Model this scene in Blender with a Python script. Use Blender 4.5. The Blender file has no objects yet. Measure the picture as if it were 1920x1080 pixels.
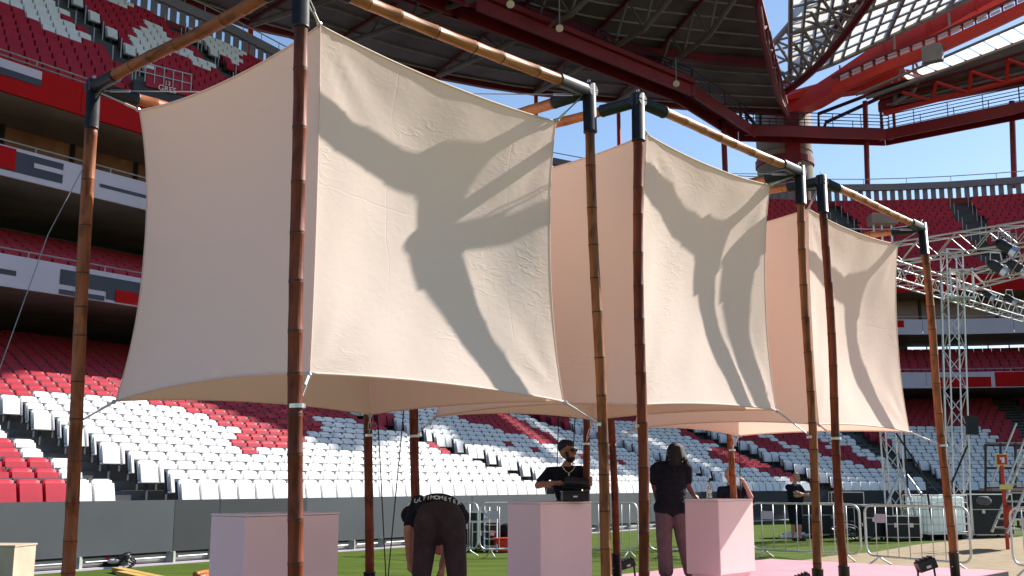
import bpy, bmesh, math, random
import numpy as np
from mathutils import Vector, Matrix
random.seed(7); rng = np.random.default_rng(7)
SC = bpy.context.scene
COL = SC.collection
R = math.radians

# ------------------------------------------------------------------ camera, sky, sun, exposure
CAMZ, FPX, PIT = 1.52, 2035.4, 0.1777
cam = bpy.data.cameras.new('camera'); cam.sensor_width = 36; cam.lens = 36*FPX/1920
cam.clip_start = .1; cam.clip_end = 3000
co = bpy.data.objects.new('camera', cam); COL.objects.link(co)
co.location = (0, 0, CAMZ); co.rotation_euler = (math.pi/2+PIT, 0, 0); SC.camera = co
SUN_AZ, SUN_EL = R(32.0), R(35.3)       # azimuth measured from +X towards +Y
SUNV = Vector((math.cos(SUN_AZ)*math.cos(SUN_EL), math.sin(SUN_AZ)*math.cos(SUN_EL), math.sin(SUN_EL)))
W = bpy.data.worlds.new('World'); SC.world = W; W.use_nodes = True
wn = W.node_tree.nodes; wn.clear()
sky = wn.new('ShaderNodeTexSky'); sky.sky_type = 'NISHITA'; sky.sun_disc = False
sky.sun_elevation = SUN_EL; sky.sun_rotation = math.pi/2-SUN_AZ
sky.air_density = 1.0; sky.dust_density = .35; sky.ozone_density = 2.6
bg = wn.new('ShaderNodeBackground'); bg.inputs['Strength'].default_value = .082
wo = wn.new('ShaderNodeOutputWorld')
W.node_tree.links.new(sky.outputs[0], bg.inputs[0]); W.node_tree.links.new(bg.outputs[0], wo.inputs[0])
sl = bpy.data.lights.new('sun', 'SUN'); sl.energy = 5.0; sl.angle = R(.53); sl.color = (1, .95, .87)
so = bpy.data.objects.new('sun', sl); COL.objects.link(so); so.location = (60, 30, 60)
so.rotation_euler = SUNV.to_track_quat('Z', 'Y').to_euler()
SC.view_settings.view_transform = 'Standard'; SC.view_settings.look = 'None'
SC.view_settings.exposure = 1.02; SC.view_settings.gamma = 1
SC.render.engine = 'CYCLES'
SC.cycles.max_bounces = 7; SC.cycles.diffuse_bounces = 4; SC.cycles.transparent_max_bounces = 8
SC.cycles.use_denoising = True

# ------------------------------------------------------------------ materials
MATS = {}
def mat(name, col, rough=.6, var=.12, scale=4.0, metal=0, bump=0, bscale=None, stretch=(1, 1, 1), col2=None,
        spec=.4, trans=0, tcol=None, coat=0, blotch=0, detail=6, sharp=(.3, .7)):
    m = bpy.data.materials.new(name); m.use_nodes = True; MATS[name] = m
    n = m.node_tree.nodes; L = m.node_tree.links.new
    b = n['Principled BSDF']; out = n['Material Output']
    b.inputs['Roughness'].default_value = rough; b.inputs['Metallic'].default_value = metal
    b.inputs['Specular IOR Level'].default_value = spec
    if coat: b.inputs['Coat Weight'].default_value = coat; b.inputs['Coat Roughness'].default_value = .25
    tc = n.new('ShaderNodeTexCoord'); mp = n.new('ShaderNodeMapping'); mp.inputs['Scale'].default_value = stretch
    L(tc.outputs['Object'], mp.inputs[0])
    ns = n.new('ShaderNodeTexNoise'); ns.inputs['Scale'].default_value = scale; ns.inputs['Detail'].default_value = detail
    L(mp.outputs[0], ns.inputs['Vector'])
    rp = n.new('ShaderNodeValToRGB'); rp.color_ramp.elements[0].position = sharp[0]; rp.color_ramp.elements[1].position = sharp[1]
    c2 = col2 or tuple(min(1, c*(1+var)) for c in col); c1 = col if col2 else tuple(c*(1-var) for c in col)
    rp.color_ramp.elements[0].color = (*c1, 1); rp.color_ramp.elements[1].color = (*c2, 1)
    L(ns.outputs[0], rp.inputs[0]); L(rp.outputs[0], b.inputs['Base Color'])
    if blotch:                          # weathered darker blotches and pale scuffs
        n2 = n.new('ShaderNodeTexNoise'); n2.inputs['Scale'].default_value = 11; n2.inputs['Detail'].default_value = 5; n2.inputs['Distortion'].default_value = .8
        m2_ = n.new('ShaderNodeMapping'); m2_.inputs['Scale'].default_value = (1, 1, .35); L(tc.outputs['Object'], m2_.inputs[0]); L(m2_.outputs[0], n2.inputs['Vector'])
        r2 = n.new('ShaderNodeValToRGB'); e2_ = r2.color_ramp.elements; e2_[0].position = .30; e2_[0].color = (.42, .38, .36, 1); e2_[1].position = .52; e2_[1].color = (1, 1, 1, 1)
        e3_ = r2.color_ramp.elements.new(.70); e3_.color = (1, 1, 1, 1); e4_ = r2.color_ramp.elements.new(.80); e4_.color = (1.0+blotch, 1.0+blotch*1.5, 1.0+blotch*2, 1)
        L(n2.outputs[0], r2.inputs[0]); mm = n.new('ShaderNodeMix'); mm.data_type = 'RGBA'; mm.blend_type = 'MULTIPLY'; mm.inputs['Factor'].default_value = 1
        L(rp.outputs[0], mm.inputs['A']); L(r2.outputs[0], mm.inputs['B']); L(mm.outputs['Result'], b.inputs['Base Color'])
    rr = n.new('ShaderNodeMapRange'); rr.inputs[3].default_value = max(0, rough-.1); rr.inputs[4].default_value = min(1, rough+.1)
    L(ns.outputs[0], rr.inputs[0]); L(rr.outputs[0], b.inputs['Roughness'])
    if bump:
        nb = n.new('ShaderNodeTexNoise'); nb.inputs['Scale'].default_value = bscale or scale*6; nb.inputs['Detail'].default_value = 5
        L(mp.outputs[0], nb.inputs['Vector'])
        bp = n.new('ShaderNodeBump'); bp.inputs['Strength'].default_value = bump; bp.inputs['Distance'].default_value = .02
        L(nb.outputs[0], bp.inputs['Height']); L(bp.outputs[0], b.inputs['Normal'])
    if trans:
        t = n.new('ShaderNodeBsdfTranslucent'); t.inputs[0].default_value = (*(tcol or col), 1)
        mx = n.new('ShaderNodeMixShader'); mx.inputs[0].default_value = trans
        L(b.outputs[0], mx.inputs[1]); L(t.outputs[0], mx.inputs[2]); L(mx.outputs[0], out.inputs[0])
    return m
M = mat
M('grass', (.046, .080, .010), .9, col2=(.098, .145, .020), scale=2.2, stretch=(.28, 1.7, 1), bump=.9, bscale=45, spec=.1, detail=9)  # stretched colour streaks, part mowing, part painted shadow
M('sand', (.26, .20, .135), .95, col2=(.36, .29, .20), scale=3, bump=.5, bscale=30, spec=.1)
M('pink_floor', (.58, .29, .355), .55, .05, 2, bump=.06, bscale=40)
M('pink_paint', (.84, .615, .615), .5, .03, 1.6, bump=.04, bscale=90)
M('pink_top', (.84, .68, .68), .45, .03, 2)
M('bamboo_dark', (.105, .018, .006), .50, col2=(.27, .060, .020), scale=14, stretch=(1, 1, .07), bump=.35, bscale=34, spec=.22, blotch=.5)
M('bamboo_mid', (.19, .054, .018), .55, col2=(.40, .140, .052), scale=14, stretch=(1, 1, .07), bump=.35, bscale=34, spec=.2, blotch=.5)
M('bamboo_light', (.33, .095, .030), .45, col2=(.56, .22, .078), scale=12, stretch=(1, 1, .09), bump=.35, bscale=30, spec=.3, blotch=.5)
M('bamboo_node', (.055, .02, .01), .6, .3, 30)
M('black_plastic', (.018, .018, .021), .42, .2, 9)
M('black_satin', (.012, .012, .014), .55, .25, 20)
M('steel', (.55, .55, .56), .32, .1, 20, metal=.9)
M('galv', (.60, .61, .61), .45, .15, 25, metal=.55)
M('aluminium', (.58, .57, .56), .38, .1, 18, metal=.7)
M('wire', (.30, .30, .31), .5, .1, 20, metal=.4)
M('rope', (.62, .58, .52), .9, .1, 60)
M('cord', (.01, .01, .012), .8, .1, 30)
M('seat_white', (.80, .80, .81), .42, .05, 3, spec=.3)
M('seat_red', (.41, .026, .048), .5, .12, 3, spec=.15)
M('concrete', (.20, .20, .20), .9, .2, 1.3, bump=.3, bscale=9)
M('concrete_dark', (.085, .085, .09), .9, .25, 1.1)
M('pylon_concrete', (.20, .165, .125), .9, .25, .5, bump=.3, bscale=5)
M('soffit', (.20, .185, .185), .9, .3, .6)
M('soffit_pale', (.34, .22, .20), .9, .2, .6)
M('step', (.055, .06, .07), .8, .2, 2)
M('board_grey', (.060, .068, .080), .6, .08, .9)
M('board_dark', (.026, .030, .036), .6, .1, .9)
M('board_navy', (.014, .017, .028), .6, .1, .9)
M('track_grey', (.26, .27, .25), .7, .2, 3)
M('fascia_white', (.52, .45, .53), .5, .06, .8)
M('fascia_red', (.42, .004, .005), .6, .08, .8, spec=.1)
M('fascia_navy', (.030, .032, .05), .5, .1, .8)
M('box_glass', (.26, .105, .05), .25, .5, .6, spec=.5)
M('box_frame', (.02, .016, .014), .5, .2, 3)
M('slit_wall', (.20, .18, .22), .7, .1, .8)
M('rail_metal', (.42, .40, .40), .4, .1, 10, metal=.5)
M('roof_deck', (.19, .155, .175), .8, .3, .35)
M('roof_steel', (.20, .17, .17), .6, .2, 2)
M('purlin', (.34, .30, .30), .6, .2, 2)
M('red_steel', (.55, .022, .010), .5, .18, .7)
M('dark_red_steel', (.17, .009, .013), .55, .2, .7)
M('shaded_red_steel', (.20, .010, .014), .5, .18, .7)  # same red as the arch, darkened in colour for parts in shade
M('grey_steel', (.22, .20, .20), .55, .15, 2)
M('navy_pipe', (.012, .016, .05), .4, .2, 3)
M('pane', (.78, .75, .68), .5, .05, .6, trans=.65, tcol=(.95, .91, .82))
M('lamp_cream', (.75, .60, .42), .5, .05, 3)
M('ply', (.46, .37, .28), .8, .15, 3, bump=.15)
M('yellow_wood', (.52, .33, .09), .7, .2, 5)
M('black_cloth', (.010, .011, .016), .9, .3, 14, bump=.3, bscale=30, spec=.15)
M('dark_jean', (.040, .026, .026), .9, .25, 9, bump=.35, bscale=40, spec=.15)
M('plum_trouser', (.115, .078, .085), .9, .2, 9, bump=.35, bscale=40, spec=.15)
M('skin_tan', (.36, .145, .085), .5, .1, 14, spec=.35)
M('skin_dark', (.075, .026, .016), .5, .1, 14, spec=.35)
M('skin_pale', (.46, .22, .15), .5, .1, 14, spec=.35)
M('hair_black', (.010, .008, .008), .6, .3, 50, bump=.6, bscale=90)
M('shoe_dark', (.03, .025, .025), .6, .2, 10)
M('shoe_white', (.5, .5, .5), .6, .2, 10)
M('glass_dark', (.006, .005, .005), .12, .1, 5, spec=.6)
M('letter_white', (.72, .70, .70), .6, .03, 9)
M('ibc_white', (.80, .85, .85), .42, .05, 1.5, trans=.6, tcol=(.86, .95, .94))
M('sign_red', (.45, .035, .015), .5, .05, 6)
M('sign_yellow', (.66, .55, .16), .5, .05, 6)
M('orange_box', (.65, .03, .015), .5, .1, 4)
M('silver_gold', (.6, .52, .38), .3, .1, 9, metal=.8)

def fabric_material():
    m = bpy.data.materials.new('canvas'); m.use_nodes = True; MATS['canvas'] = m
    n = m.node_tree.nodes; L = m.node_tree.links.new; n.clear()
    out = n.new('ShaderNodeOutputMaterial'); tc = n.new('ShaderNodeTexCoord')
    d = n.new('ShaderNodeBsdfPrincipled'); d.inputs['Roughness'].default_value = .95; d.inputs['Specular IOR Level'].default_value = .1
    t = n.new('ShaderNodeBsdfTranslucent'); t.inputs[0].default_value = (.95, .72, .58, 1)
    ns = n.new('ShaderNodeTexNoise'); ns.inputs['Scale'].default_value = 1.7; ns.inputs['Detail'].default_value = 4
    rp = n.new('ShaderNodeValToRGB'); rp.color_ramp.elements[0].color = (.82, .685, .605, 1); rp.color_ramp.elements[1].color = (.87, .735, .655, 1)
    L(tc.outputs['UV'], ns.inputs[0]); L(ns.outputs[0], rp.inputs[0]); L(rp.outputs[0], d.inputs['Base Color'])
    # crumples: short oblique creases in patches, a fine crush, and the pressed fold lines
    def noise(scale, det, dist=0, rot=0, st=(1, 1, 1)):
        mp = n.new('ShaderNodeMapping'); mp.inputs['Scale'].default_value = st; mp.inputs['Rotation'].default_value = (0, 0, R(rot))
        t_ = n.new('ShaderNodeTexNoise'); t_.inputs['Scale'].default_value = scale; t_.inputs['Detail'].default_value = det; t_.inputs['Distortion'].default_value = dist
        L(tc.outputs['UV'], mp.inputs[0]); L(mp.outputs[0], t_.inputs[0]); return t_.outputs[0]
    def math_(op, a_, b_=None, c_=None):
        m_ = n.new('ShaderNodeMath'); m_.operation = op
        for k_, v_ in enumerate((a_, b_, c_)):
            if v_ is None: continue
            if isinstance(v_, (int, float)): m_.inputs[k_].default_value = v_
            else: L(v_, m_.inputs[k_])
        return m_.outputs[0]
    def ridge(o_, w): # thin ridge where the noise crosses the middle
        return math_('MAXIMUM', math_('SUBTRACT', 1, math_('DIVIDE', math_('ABSOLUTE', math_('SUBTRACT', o_, .5)), w)), 0)
    def band(o_, lo, hi):
        r_ = n.new('ShaderNodeMapRange'); r_.inputs[1].default_value = lo; r_.inputs[2].default_value = hi; L(o_, r_.inputs[0]); return r_.outputs[0]
    crease = math_('MULTIPLY', ridge(noise(1, 2, .7, -33, (9, 26, 1)), .05), band(noise(2.6, 3), .46, .64))
    crease2 = math_('MULTIPLY', ridge(noise(1, 2, .5, 70, (5, 13, 1)), .03), band(noise(2.1, 3, 0, 40), .5, .66))
    crush = noise(26, 6, .4, -20, (1, 1.7, 1)); soft = noise(3.2, 2)
    sep = n.new('ShaderNodeSeparateXYZ'); L(tc.outputs['UV'], sep.inputs[0])
    fu, fv = math_('FRACT', sep.outputs[0]), math_('FRACT', sep.outputs[1])
    def fold(o_, c_): return math_('MAXIMUM', math_('SUBTRACT', 1, math_('DIVIDE', math_('ABSOLUTE', math_('SUBTRACT', o_, c_)), .0035)), 0)
    wob = math_('MULTIPLY', math_('SUBTRACT', soft, .5), .05)
    folds = math_('MULTIPLY', math_('ADD', math_('ADD', fold(math_('ADD', fu, wob), .29), fold(math_('ADD', fu, wob), .81)), fold(math_('ADD', fv, wob), .54)), band(noise(2.4, 2, 0, 15), .42, .6))
    h_ = math_('ADD', math_('MULTIPLY', crease, .20), math_('MULTIPLY', crease2, .11))
    h_ = math_('ADD', h_, math_('MULTIPLY', crush, .26)); h_ = math_('ADD', h_, math_('MULTIPLY', soft, 1.1)); h_ = math_('SUBTRACT', h_, math_('MULTIPLY', folds, .16))
    bp = n.new('ShaderNodeBump'); bp.inputs['Strength'].default_value = .55; bp.inputs['Distance'].default_value = .010
    L(h_, bp.inputs['Height']); L(bp.outputs[0], d.inputs['Normal'])
    mx = n.new('ShaderNodeMixShader'); mx.inputs[0].default_value = .25
    L(d.outputs[0], mx.inputs[1]); L(t.outputs[0], mx.inputs[2]); L(mx.outputs[0], out.inputs[0])
fabric_material()

# ------------------------------------------------------------------ mesh helpers
class MB:
    def __init__(s): s.v = []; s.f = []
    def add(s, vs, fs):
        o = len(s.v); s.v += [tuple(v) for v in vs]; s.f += [tuple(i+o for i in f) for f in fs]; return s
    def box(s, c, d, rz=0, M3=None):
        c = Vector(c); h = Vector(d)/2
        m = M3 or Matrix.Rotation(rz, 3, 'Z')
        vs = [c+m@Vector((sx*h.x, sy*h.y, sz*h.z)) for sz in (-1, 1) for sy in (-1, 1) for sx in (-1, 1)]
        return s.add(vs, [(0, 2, 3, 1), (4, 5, 7, 6), (0, 1, 5, 4), (2, 6, 7, 3), (0, 4, 6, 2), (1, 3, 7, 5)])
    def beam(s, a, b, w, h, up=(0, 0, 1)):
        a, b = Vector(a), Vector(b); z = (b-a).normalized(); up = Vector(up)
        x = up.cross(z)
        if x.length < 1e-4: x = Vector((1, 0, 0))
        x.normalize(); y = z.cross(x)
        vs = [p+x*sx*w/2+y*sy*h/2 for p in (a, b) for sy in (-1, 1) for sx in (-1, 1)]
        return s.add(vs, [(0, 2, 3, 1), (4, 5, 7, 6), (0, 1, 5, 4), (2, 6, 7, 3), (0, 4, 6, 2), (1, 3, 7, 5)])
    def tube(s, pts, r, n=8, caps=True):
        pts = [Vector(p) for p in pts]; rs = r if hasattr(r, '__len__') else [r]*len(pts)
        vs = []; fs = []
        t0 = (pts[1]-pts[0]).normalized(); up = Vector((0, 0, 1)) if abs(t0.z) < .9 else Vector((1, 0, 0))
        x = up.cross(t0).normalized()
        for i, p in enumerate(pts):
            t = (pts[min(i+1, len(pts)-1)]-pts[max(i-1, 0)]).normalized()
            x = (x-t*x.dot(t)).normalized(); y = t.cross(x)
            for k in range(n):
                a = 2*math.pi*k/n; vs.append(p+(x*math.cos(a)+y*math.sin(a))*rs[i])
        for i in range(len(pts)-1):
            for k in range(n):
                k2 = (k+1) % n; fs.append((i*n+k, i*n+k2, (i+1)*n+k2, (i+1)*n+k))
        if caps: fs.append(tuple(range(n-1, -1, -1))); fs.append(tuple((len(pts)-1)*n+k for k in range(n)))
        return s.add(vs, fs)
    def ell(s, c, r, m=None, nu=14, nv=9):
        c = Vector(c); m = m or Matrix.Identity(3); vs = []; fs = []
        for j in range(nv+1):
            th = math.pi*j/nv
            for i in range(nu):
                ph = 2*math.pi*i/nu
                vs.append(c+m@Vector((r[0]*math.sin(th)*math.cos(ph), r[1]*math.sin(th)*math.sin(ph), r[2]*math.cos(th))))
        for j in range(nv):
            for i in range(nu):
                i2 = (i+1) % nu; fs.append((j*nu+i, (j+1)*nu+i, (j+1)*nu+i2, j*nu+i2))
        return s.add(vs, fs)
    def grid(s, P):          # P[i][j] points
        ni, nj = len(P), len(P[0]); vs = [p for row in P for p in row]
        return s.add(vs, [(i*nj+j, (i+1)*nj+j, (i+1)*nj+j+1, i*nj+j+1) for i in range(ni-1) for j in range(nj-1)])
    def mesh(s, name, m, smooth=False):
        me = bpy.data.meshes.new(name); me.from_pydata(s.v, [], s.f)
        if m: me.materials.append(MATS[m])
        if smooth: me.polygons.foreach_set('use_smooth', [True]*len(me.polygons))
        me.update(); return me
    def build(s, name, m, parent=None, smooth=False): return link(name, s.mesh(name, m, smooth), parent)
def link(name, me, parent=None, mw=None):
    o = bpy.data.objects.new(name, me); COL.objects.link(o)
    if parent:
        o.parent = parent
        q = parent; base = Vector((0, 0, 0))
        base = parent.get('_b'); base = Vector(base) if base is not None else Vector((0, 0, 0))
        if base.length: o.matrix_parent_inverse = Matrix.Translation(-base)
        o['_b'] = Vector((0, 0, 0))
    if mw is not None: o.matrix_basis = mw
    return o
def thing(name, label, cat, loc=(0, 0, 0), group=None):
    o = bpy.data.objects.new(name, None); COL.objects.link(o); o.location = loc; o['_b'] = Vector(loc)
    o.empty_display_size = .1
    return tag(o, label, cat, group)
def tag(o, label, cat, group=None):
    o['label'] = label; o['category'] = cat
    if group: o['group'] = group
    return o
def struct(o): o['kind'] = 'structure'; return o
UNIT = {}
def rod(p0, p1, r, m, parent, name, n=8, sq=False):
    k = (m, n, sq)
    if k not in UNIT:
        mb = MB(); mb.box((0, 0, .5), (2, 2, 1)) if sq else mb.tube([(0, 0, 0), (0, 0, 1)], 1, n)
        UNIT[k] = mb.mesh('rod', m, False)
    p0, p1 = Vector(p0), Vector(p1); d = p1-p0
    mw = Matrix.Translation(p0) @ d.to_track_quat('Z', 'Y').to_matrix().to_4x4() @ Matrix.Diagonal((r, r, d.length, 1))
    o = link(name, UNIT[k], parent, mw)
    return o
def bevel(o, w=.01, seg=2):
    b = o.modifiers.new('bevel', 'BEVEL'); b.width = w; b.segments = seg; b.limit_method = 'ANGLE'
    return o
def text_mesh(txt, size, m, extrude=.004):
    c = bpy.data.curves.new('text', 'FONT'); c.body = txt; c.size = size; c.extrude = extrude; c.align_x = 'CENTER'; c.align_y = 'CENTER'
    o = bpy.data.objects.new('text', c); COL.objects.link(o)
    dg = bpy.context.evaluated_depsgraph_get(); me = bpy.data.meshes.new_from_object(o.evaluated_get(dg))
    bpy.data.objects.remove(o); me.materials.clear(); me.materials.append(MATS[m]); return me
def ray(px, py):
    u, v = (px-960)/FPX, (540-py)/FPX
    return Vector((u, math.cos(PIT)-v*math.sin(PIT), math.sin(PIT)+v*math.cos(PIT)))
def at(px, py, Y):                      # survey point read off the photograph, at distance Y
    r = ray(px, py); return r*(Y/r.y)+Vector((0, 0, CAMZ))
def ground(px, py, z=0):
    r = ray(px, py); return r*((z-CAMZ)/r.z)+Vector((0, 0, CAMZ))

# ------------------------------------------------------------------ stadium plan
U2 = np.array([.57, .82])/math.hypot(.57, .82); N2 = np.array([-U2[1], U2[0]])
P0 = np.array([-8.2, 18.8]); TA, RC = 30.0, 16.0
CEN = P0+TA*U2-N2*RC; ARC = RC*math.pi/2
def frame_at(s):
    if s < TA: return N2, U2
    a = min((s-TA)/RC, math.pi/2)
    return N2*math.cos(a)+U2*math.sin(a), U2*math.cos(a)-N2*math.sin(a)
def S(s, q, z=None):
    if s < TA: p = P0+s*U2+q*N2
    else:
        a = (s-TA)/RC
        if a <= math.pi/2: p = CEN+(RC+q)*frame_at(s)[0]
        else: p = CEN+(RC+q)*U2-N2*(s-TA-ARC)
    return tuple(p) if z is None else (p[0], p[1], z)
def sq_of(x, y):
    d = np.array([x, y])-P0; s = d@U2
    if s < TA: return s, d@N2
    e = np.array([x, y])-CEN; a = math.atan2(e@U2, e@N2)
    if a <= math.pi/2: return TA+RC*a, np.linalg.norm(e)-RC
    return TA+ARC-(e@N2), e@U2-RC
def srange(a, b, st=1.6):
    n = max(1, round((b-a)/st)); return [a+(b-a)*i/n for i in range(n+1)]
def lerp(x, xs, ys): return float(np.interp(x, xs, ys))
S0, S1 = -12, 60

# ------------------------------------------------------------------ ground
struct(MB().add([(-300, -200, 0), (300, -200, 0), (300, 400, 0), (-300, 400, 0)], [(0, 1, 2, 3)]).build('ground', 'concrete_dark'))
gp = [S(s, -.12, .006) for s in srange(-40, 90, 2)]
gm = MB(); gm.add(gp+[(90, -60, .006), (-60, -60, .006)], [tuple(range(len(gp)+2))[::-1]])
struct(gm.build('grass_pitch', 'grass'))
sp = [ground(1440, 1062), ground(1560, 1043), ground(1640, 1036), ground(1720, 1022), ground(1830, 1010), ground(1990, 1004), ground(2100, 1060), ground(2000, 1200), ground(1400, 1200)]
sp = [(p.x, p.y, .011) for p in sp]
struct(MB().add(sp, [tuple(range(len(sp)))[::-1]]).build('sand_path', 'sand'))
A2 = Vector((.668, .744, 0)).normalized(); B2 = Vector((-A2.y, A2.x, 0))
PLAT = .18
e1, e2 = ground(1425, 1048, PLAT), ground(1885, 1073, PLAT)
# platform corners along frame directions
pl_end = e1; lft = ground(1157, 1079, PLAT)
def isect(p, d, q, e):
    t = ((q.x-p.x)*e.y-(q.y-p.y)*e.x)/(d.x*e.y-d.y*e.x); return p+d*t
c1 = isect(lft, A2, e1, B2); c2 = isect(e2, A2, e1, B2)
c3 = c1-A2*26; c4 = c2-A2*26  # near end lengthened out of view to bounce pink light onto the canvas
pf = MB(); top = [c1, c2, c4, c3]
pf.add([(p.x, p.y, PLAT) for p in top]+[(p.x, p.y, .0) for p in top], [(0, 3, 2, 1), (0, 1, 5, 4), (1, 2, 6, 5), (2, 3, 7, 6), (3, 0, 4, 7)])
plat = pf.build('stage_platform', 'black_satin')
tag(plat, 'low platform with a bright pink floor under the bamboo frames', 'platform')
# pink floor boards laid in sheets with fine joints
nA, nB = 12, 4; La = (c1-c3).length; Lb = (c2-c1).length
for i in range(nA):
    for j in range(nB):
        o0 = c3+A2*(La*i/nA)-B2*(Lb*j/nB); g = .004
        pts = [o0+A2*g-B2*g, o0+A2*(La/nA-g)-B2*g, o0+A2*(La/nA-g)-B2*(Lb/nB-g), o0+A2*g-B2*(Lb/nB-g)]
        zt = PLAT+.012+random.uniform(-.001, .001)
        MB().add([(p.x, p.y, zt) for p in pts]+[(p.x, p.y, PLAT+.002) for p in pts],
                 [(3, 2, 1, 0), (0, 1, 5, 4), (1, 2, 6, 5), (2, 3, 7, 6), (3, 0, 4, 7)]).build('floor_sheet', 'pink_floor', plat)
PLAT += .012

# ------------------------------------------------------------------ perimeter wall
wall = thing('perimeter_wall', 'low grey pitch wall of smooth panels in front of the lower seats', 'wall', S(0, 0, 0))
wl = srange(S0, S1, 2.0)
edges = [-12, -6, -1.6, 2.05, 3.0, 4.1, 6.5, 8.5, 10.5, 12.5, 14.5, 16.5, 18.5, 20.5, 22.5, 24.5, 26.5, 28.5, 30.5, 32.5, 34.5, 36.5, 38.5, 40.5, 42.5, 44.5, 46.5, 48.5, 50.5, 53, 56, 60]
for a, b in zip(edges[:-1], edges[1:]):
    m = 'board_dark' if 2.5 < a < 6 else ('board_grey' if b < 25 else ('board_dark' if b < 27 else 'board_navy'))
    pr = random.uniform(0, .012); ss = srange(a+.0015, b-.0015, .9)
    mb = MB(); mb.grid([[S(s, -.02-pr, .24), S(s, -.02-pr, 1.2), S(s, .06, 1.2), S(s, .06, .24)] for s in ss]); mb.build('wall_panel', m, wall)
mb = MB(); mb.grid([[S(s, .1, 0), S(s, .1, 1.17), S(s, .45, 1.17), S(s, .45, .0)] for s in wl]); mb.build('wall_core', 'concrete_dark', wall)
mb = MB(); mb.grid([[S(s, -.10, .0), S(s, -.10, .035), S(s, .09, .035)] for s in wl]); mb.build('kerb', 'fascia_white', wall)
for i, s in enumerate(srange(-4, 30, 1.0)):
    rod(S(s, .02, .03), S(s, .02, .24), .07, 'track_grey', wall, 'wall_foot', sq=True)
    mb = MB(); mb.grid([[S(t, .05, .05), S(t, .03, .2)] for t in (s+.09, s+.91)]); mb.build('vent_plate', 'track_grey', wall)
    rod(S(s+.15, .0, .14), S(s+.85, .0, .14), .012, 'steel', wall, 'vent_bar')

# ------------------------------------------------------------------ stand structure
stand = thing('stadium_stand', 'tiered stadium stand with three decks curving round the pitch corner', 'stand', S(10, 10, 0))
def zup(s): return lerp(s, [22, 30, 36, 46], [.482, .452, .400, .38])
LT, LR, NL = .68, .204, 28       # lower tier tread, riser, rows
MT, MR, NM = .8, .30, 6
UT, NU = .6, 19
def sweep(name, prof, m, a=S0, b=S1, st=1.6, parent=stand):
    mb = MB(); mb.grid([[S(s, q, z(s) if callable(z) else z) for q, z in prof] for s in srange(a, b, st)])
    return mb.build(name, m, parent)
prof = [(.45, .75)]
for i in range(NL):
    q = .45+LT*i; z = .75+LR*i; prof += [(q+LT-.001, z), (q+LT, z+LR)]
prof.append((20.2, .75+LR*NL))
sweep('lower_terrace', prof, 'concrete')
zl = .75+LR*NL
sweep('rear_wall', [(20.2, zl), (20.2, 6.8)], 'soffit')
sweep('deck_soffit', [(20.4, 6.75), (10.05, 6.75)], 'soffit')
prof = [(10.12, 6.78), (10.12, 7.1)]
for i in range(NM):
    q = 10.3+MT*i; z = 7.1+MR*i; prof += [(q+MT-.001, z), (q+MT, z+MR)]
prof.append((16, 7.1+MR*NM))
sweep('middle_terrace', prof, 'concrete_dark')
sweep('recess_wall', [(16, 7.1+MR*NM), (16, 9.8)], 'soffit', b=46.5)
sweep('recess_wall', [(16, 7.1+MR*NM), (16, 9.12)], 'soffit', a=46.5)
sweep('deck_soffit', [(16.2, 9.75), (10.05, 9.75)], 'soffit')
sweep('gallery_floor', [(10.05, 10.3), (13.2, 10.3)], 'concrete_dark')
sweep('deck_soffit', [(13.2, 12.15), (10.4, 12.15)], 'soffit_pale')
def up_z(i): return lambda s: 12.95+zup(s)*i
prof = [(10.42, 12.2), (10.42, 12.95), (10.9, 12.95)]
for i in range(NU):
    q = 10.9+UT*i; prof += [(q+UT-.001, up_z(i)), (q+UT, up_z(i+1))]
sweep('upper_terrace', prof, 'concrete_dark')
QR = 10.9+UT*NU+.35
sweep('back_wall', [(QR-.4, up_z(NU)), (QR, up_z(NU)), (QR, lambda s: up_z(NU)(s)+.55), (QR+.3, lambda s: up_z(NU)(s)+.55), (QR+.3, 12)], 'dark_red_steel')
sweep('back_wall_cap', [(QR, lambda s: up_z(NU)(s)+1.3), (QR, lambda s: up_z(NU)(s)+1.75), (QR+.3, lambda s: up_z(NU)(s)+1.75), (QR+.3, lambda s: up_z(NU)(s)+1.3), (QR, lambda s: up_z(NU)(s)+1.3)], 'slit_wall')
# piers between the slits of the back wall
pier = MB().box((0, 0, 0), (.33, .07, .78)).mesh('pier', 'slit_wall')
s = 14.0; np_ = 0
while s < 53:
    k = 1 if s < TA else RC/(RC+QR)
    p = S(s, QR+.15); nn, tt = frame_at(s)
    if np_ < 200: link('pier', pier, stand, Matrix.Translation((p[0], p[1], up_z(NU)(s)+.925)) @ Matrix.Rotation(math.atan2(tt[1], tt[0]), 4, 'Z'))
    s += .54*k; np_ += 1
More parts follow.
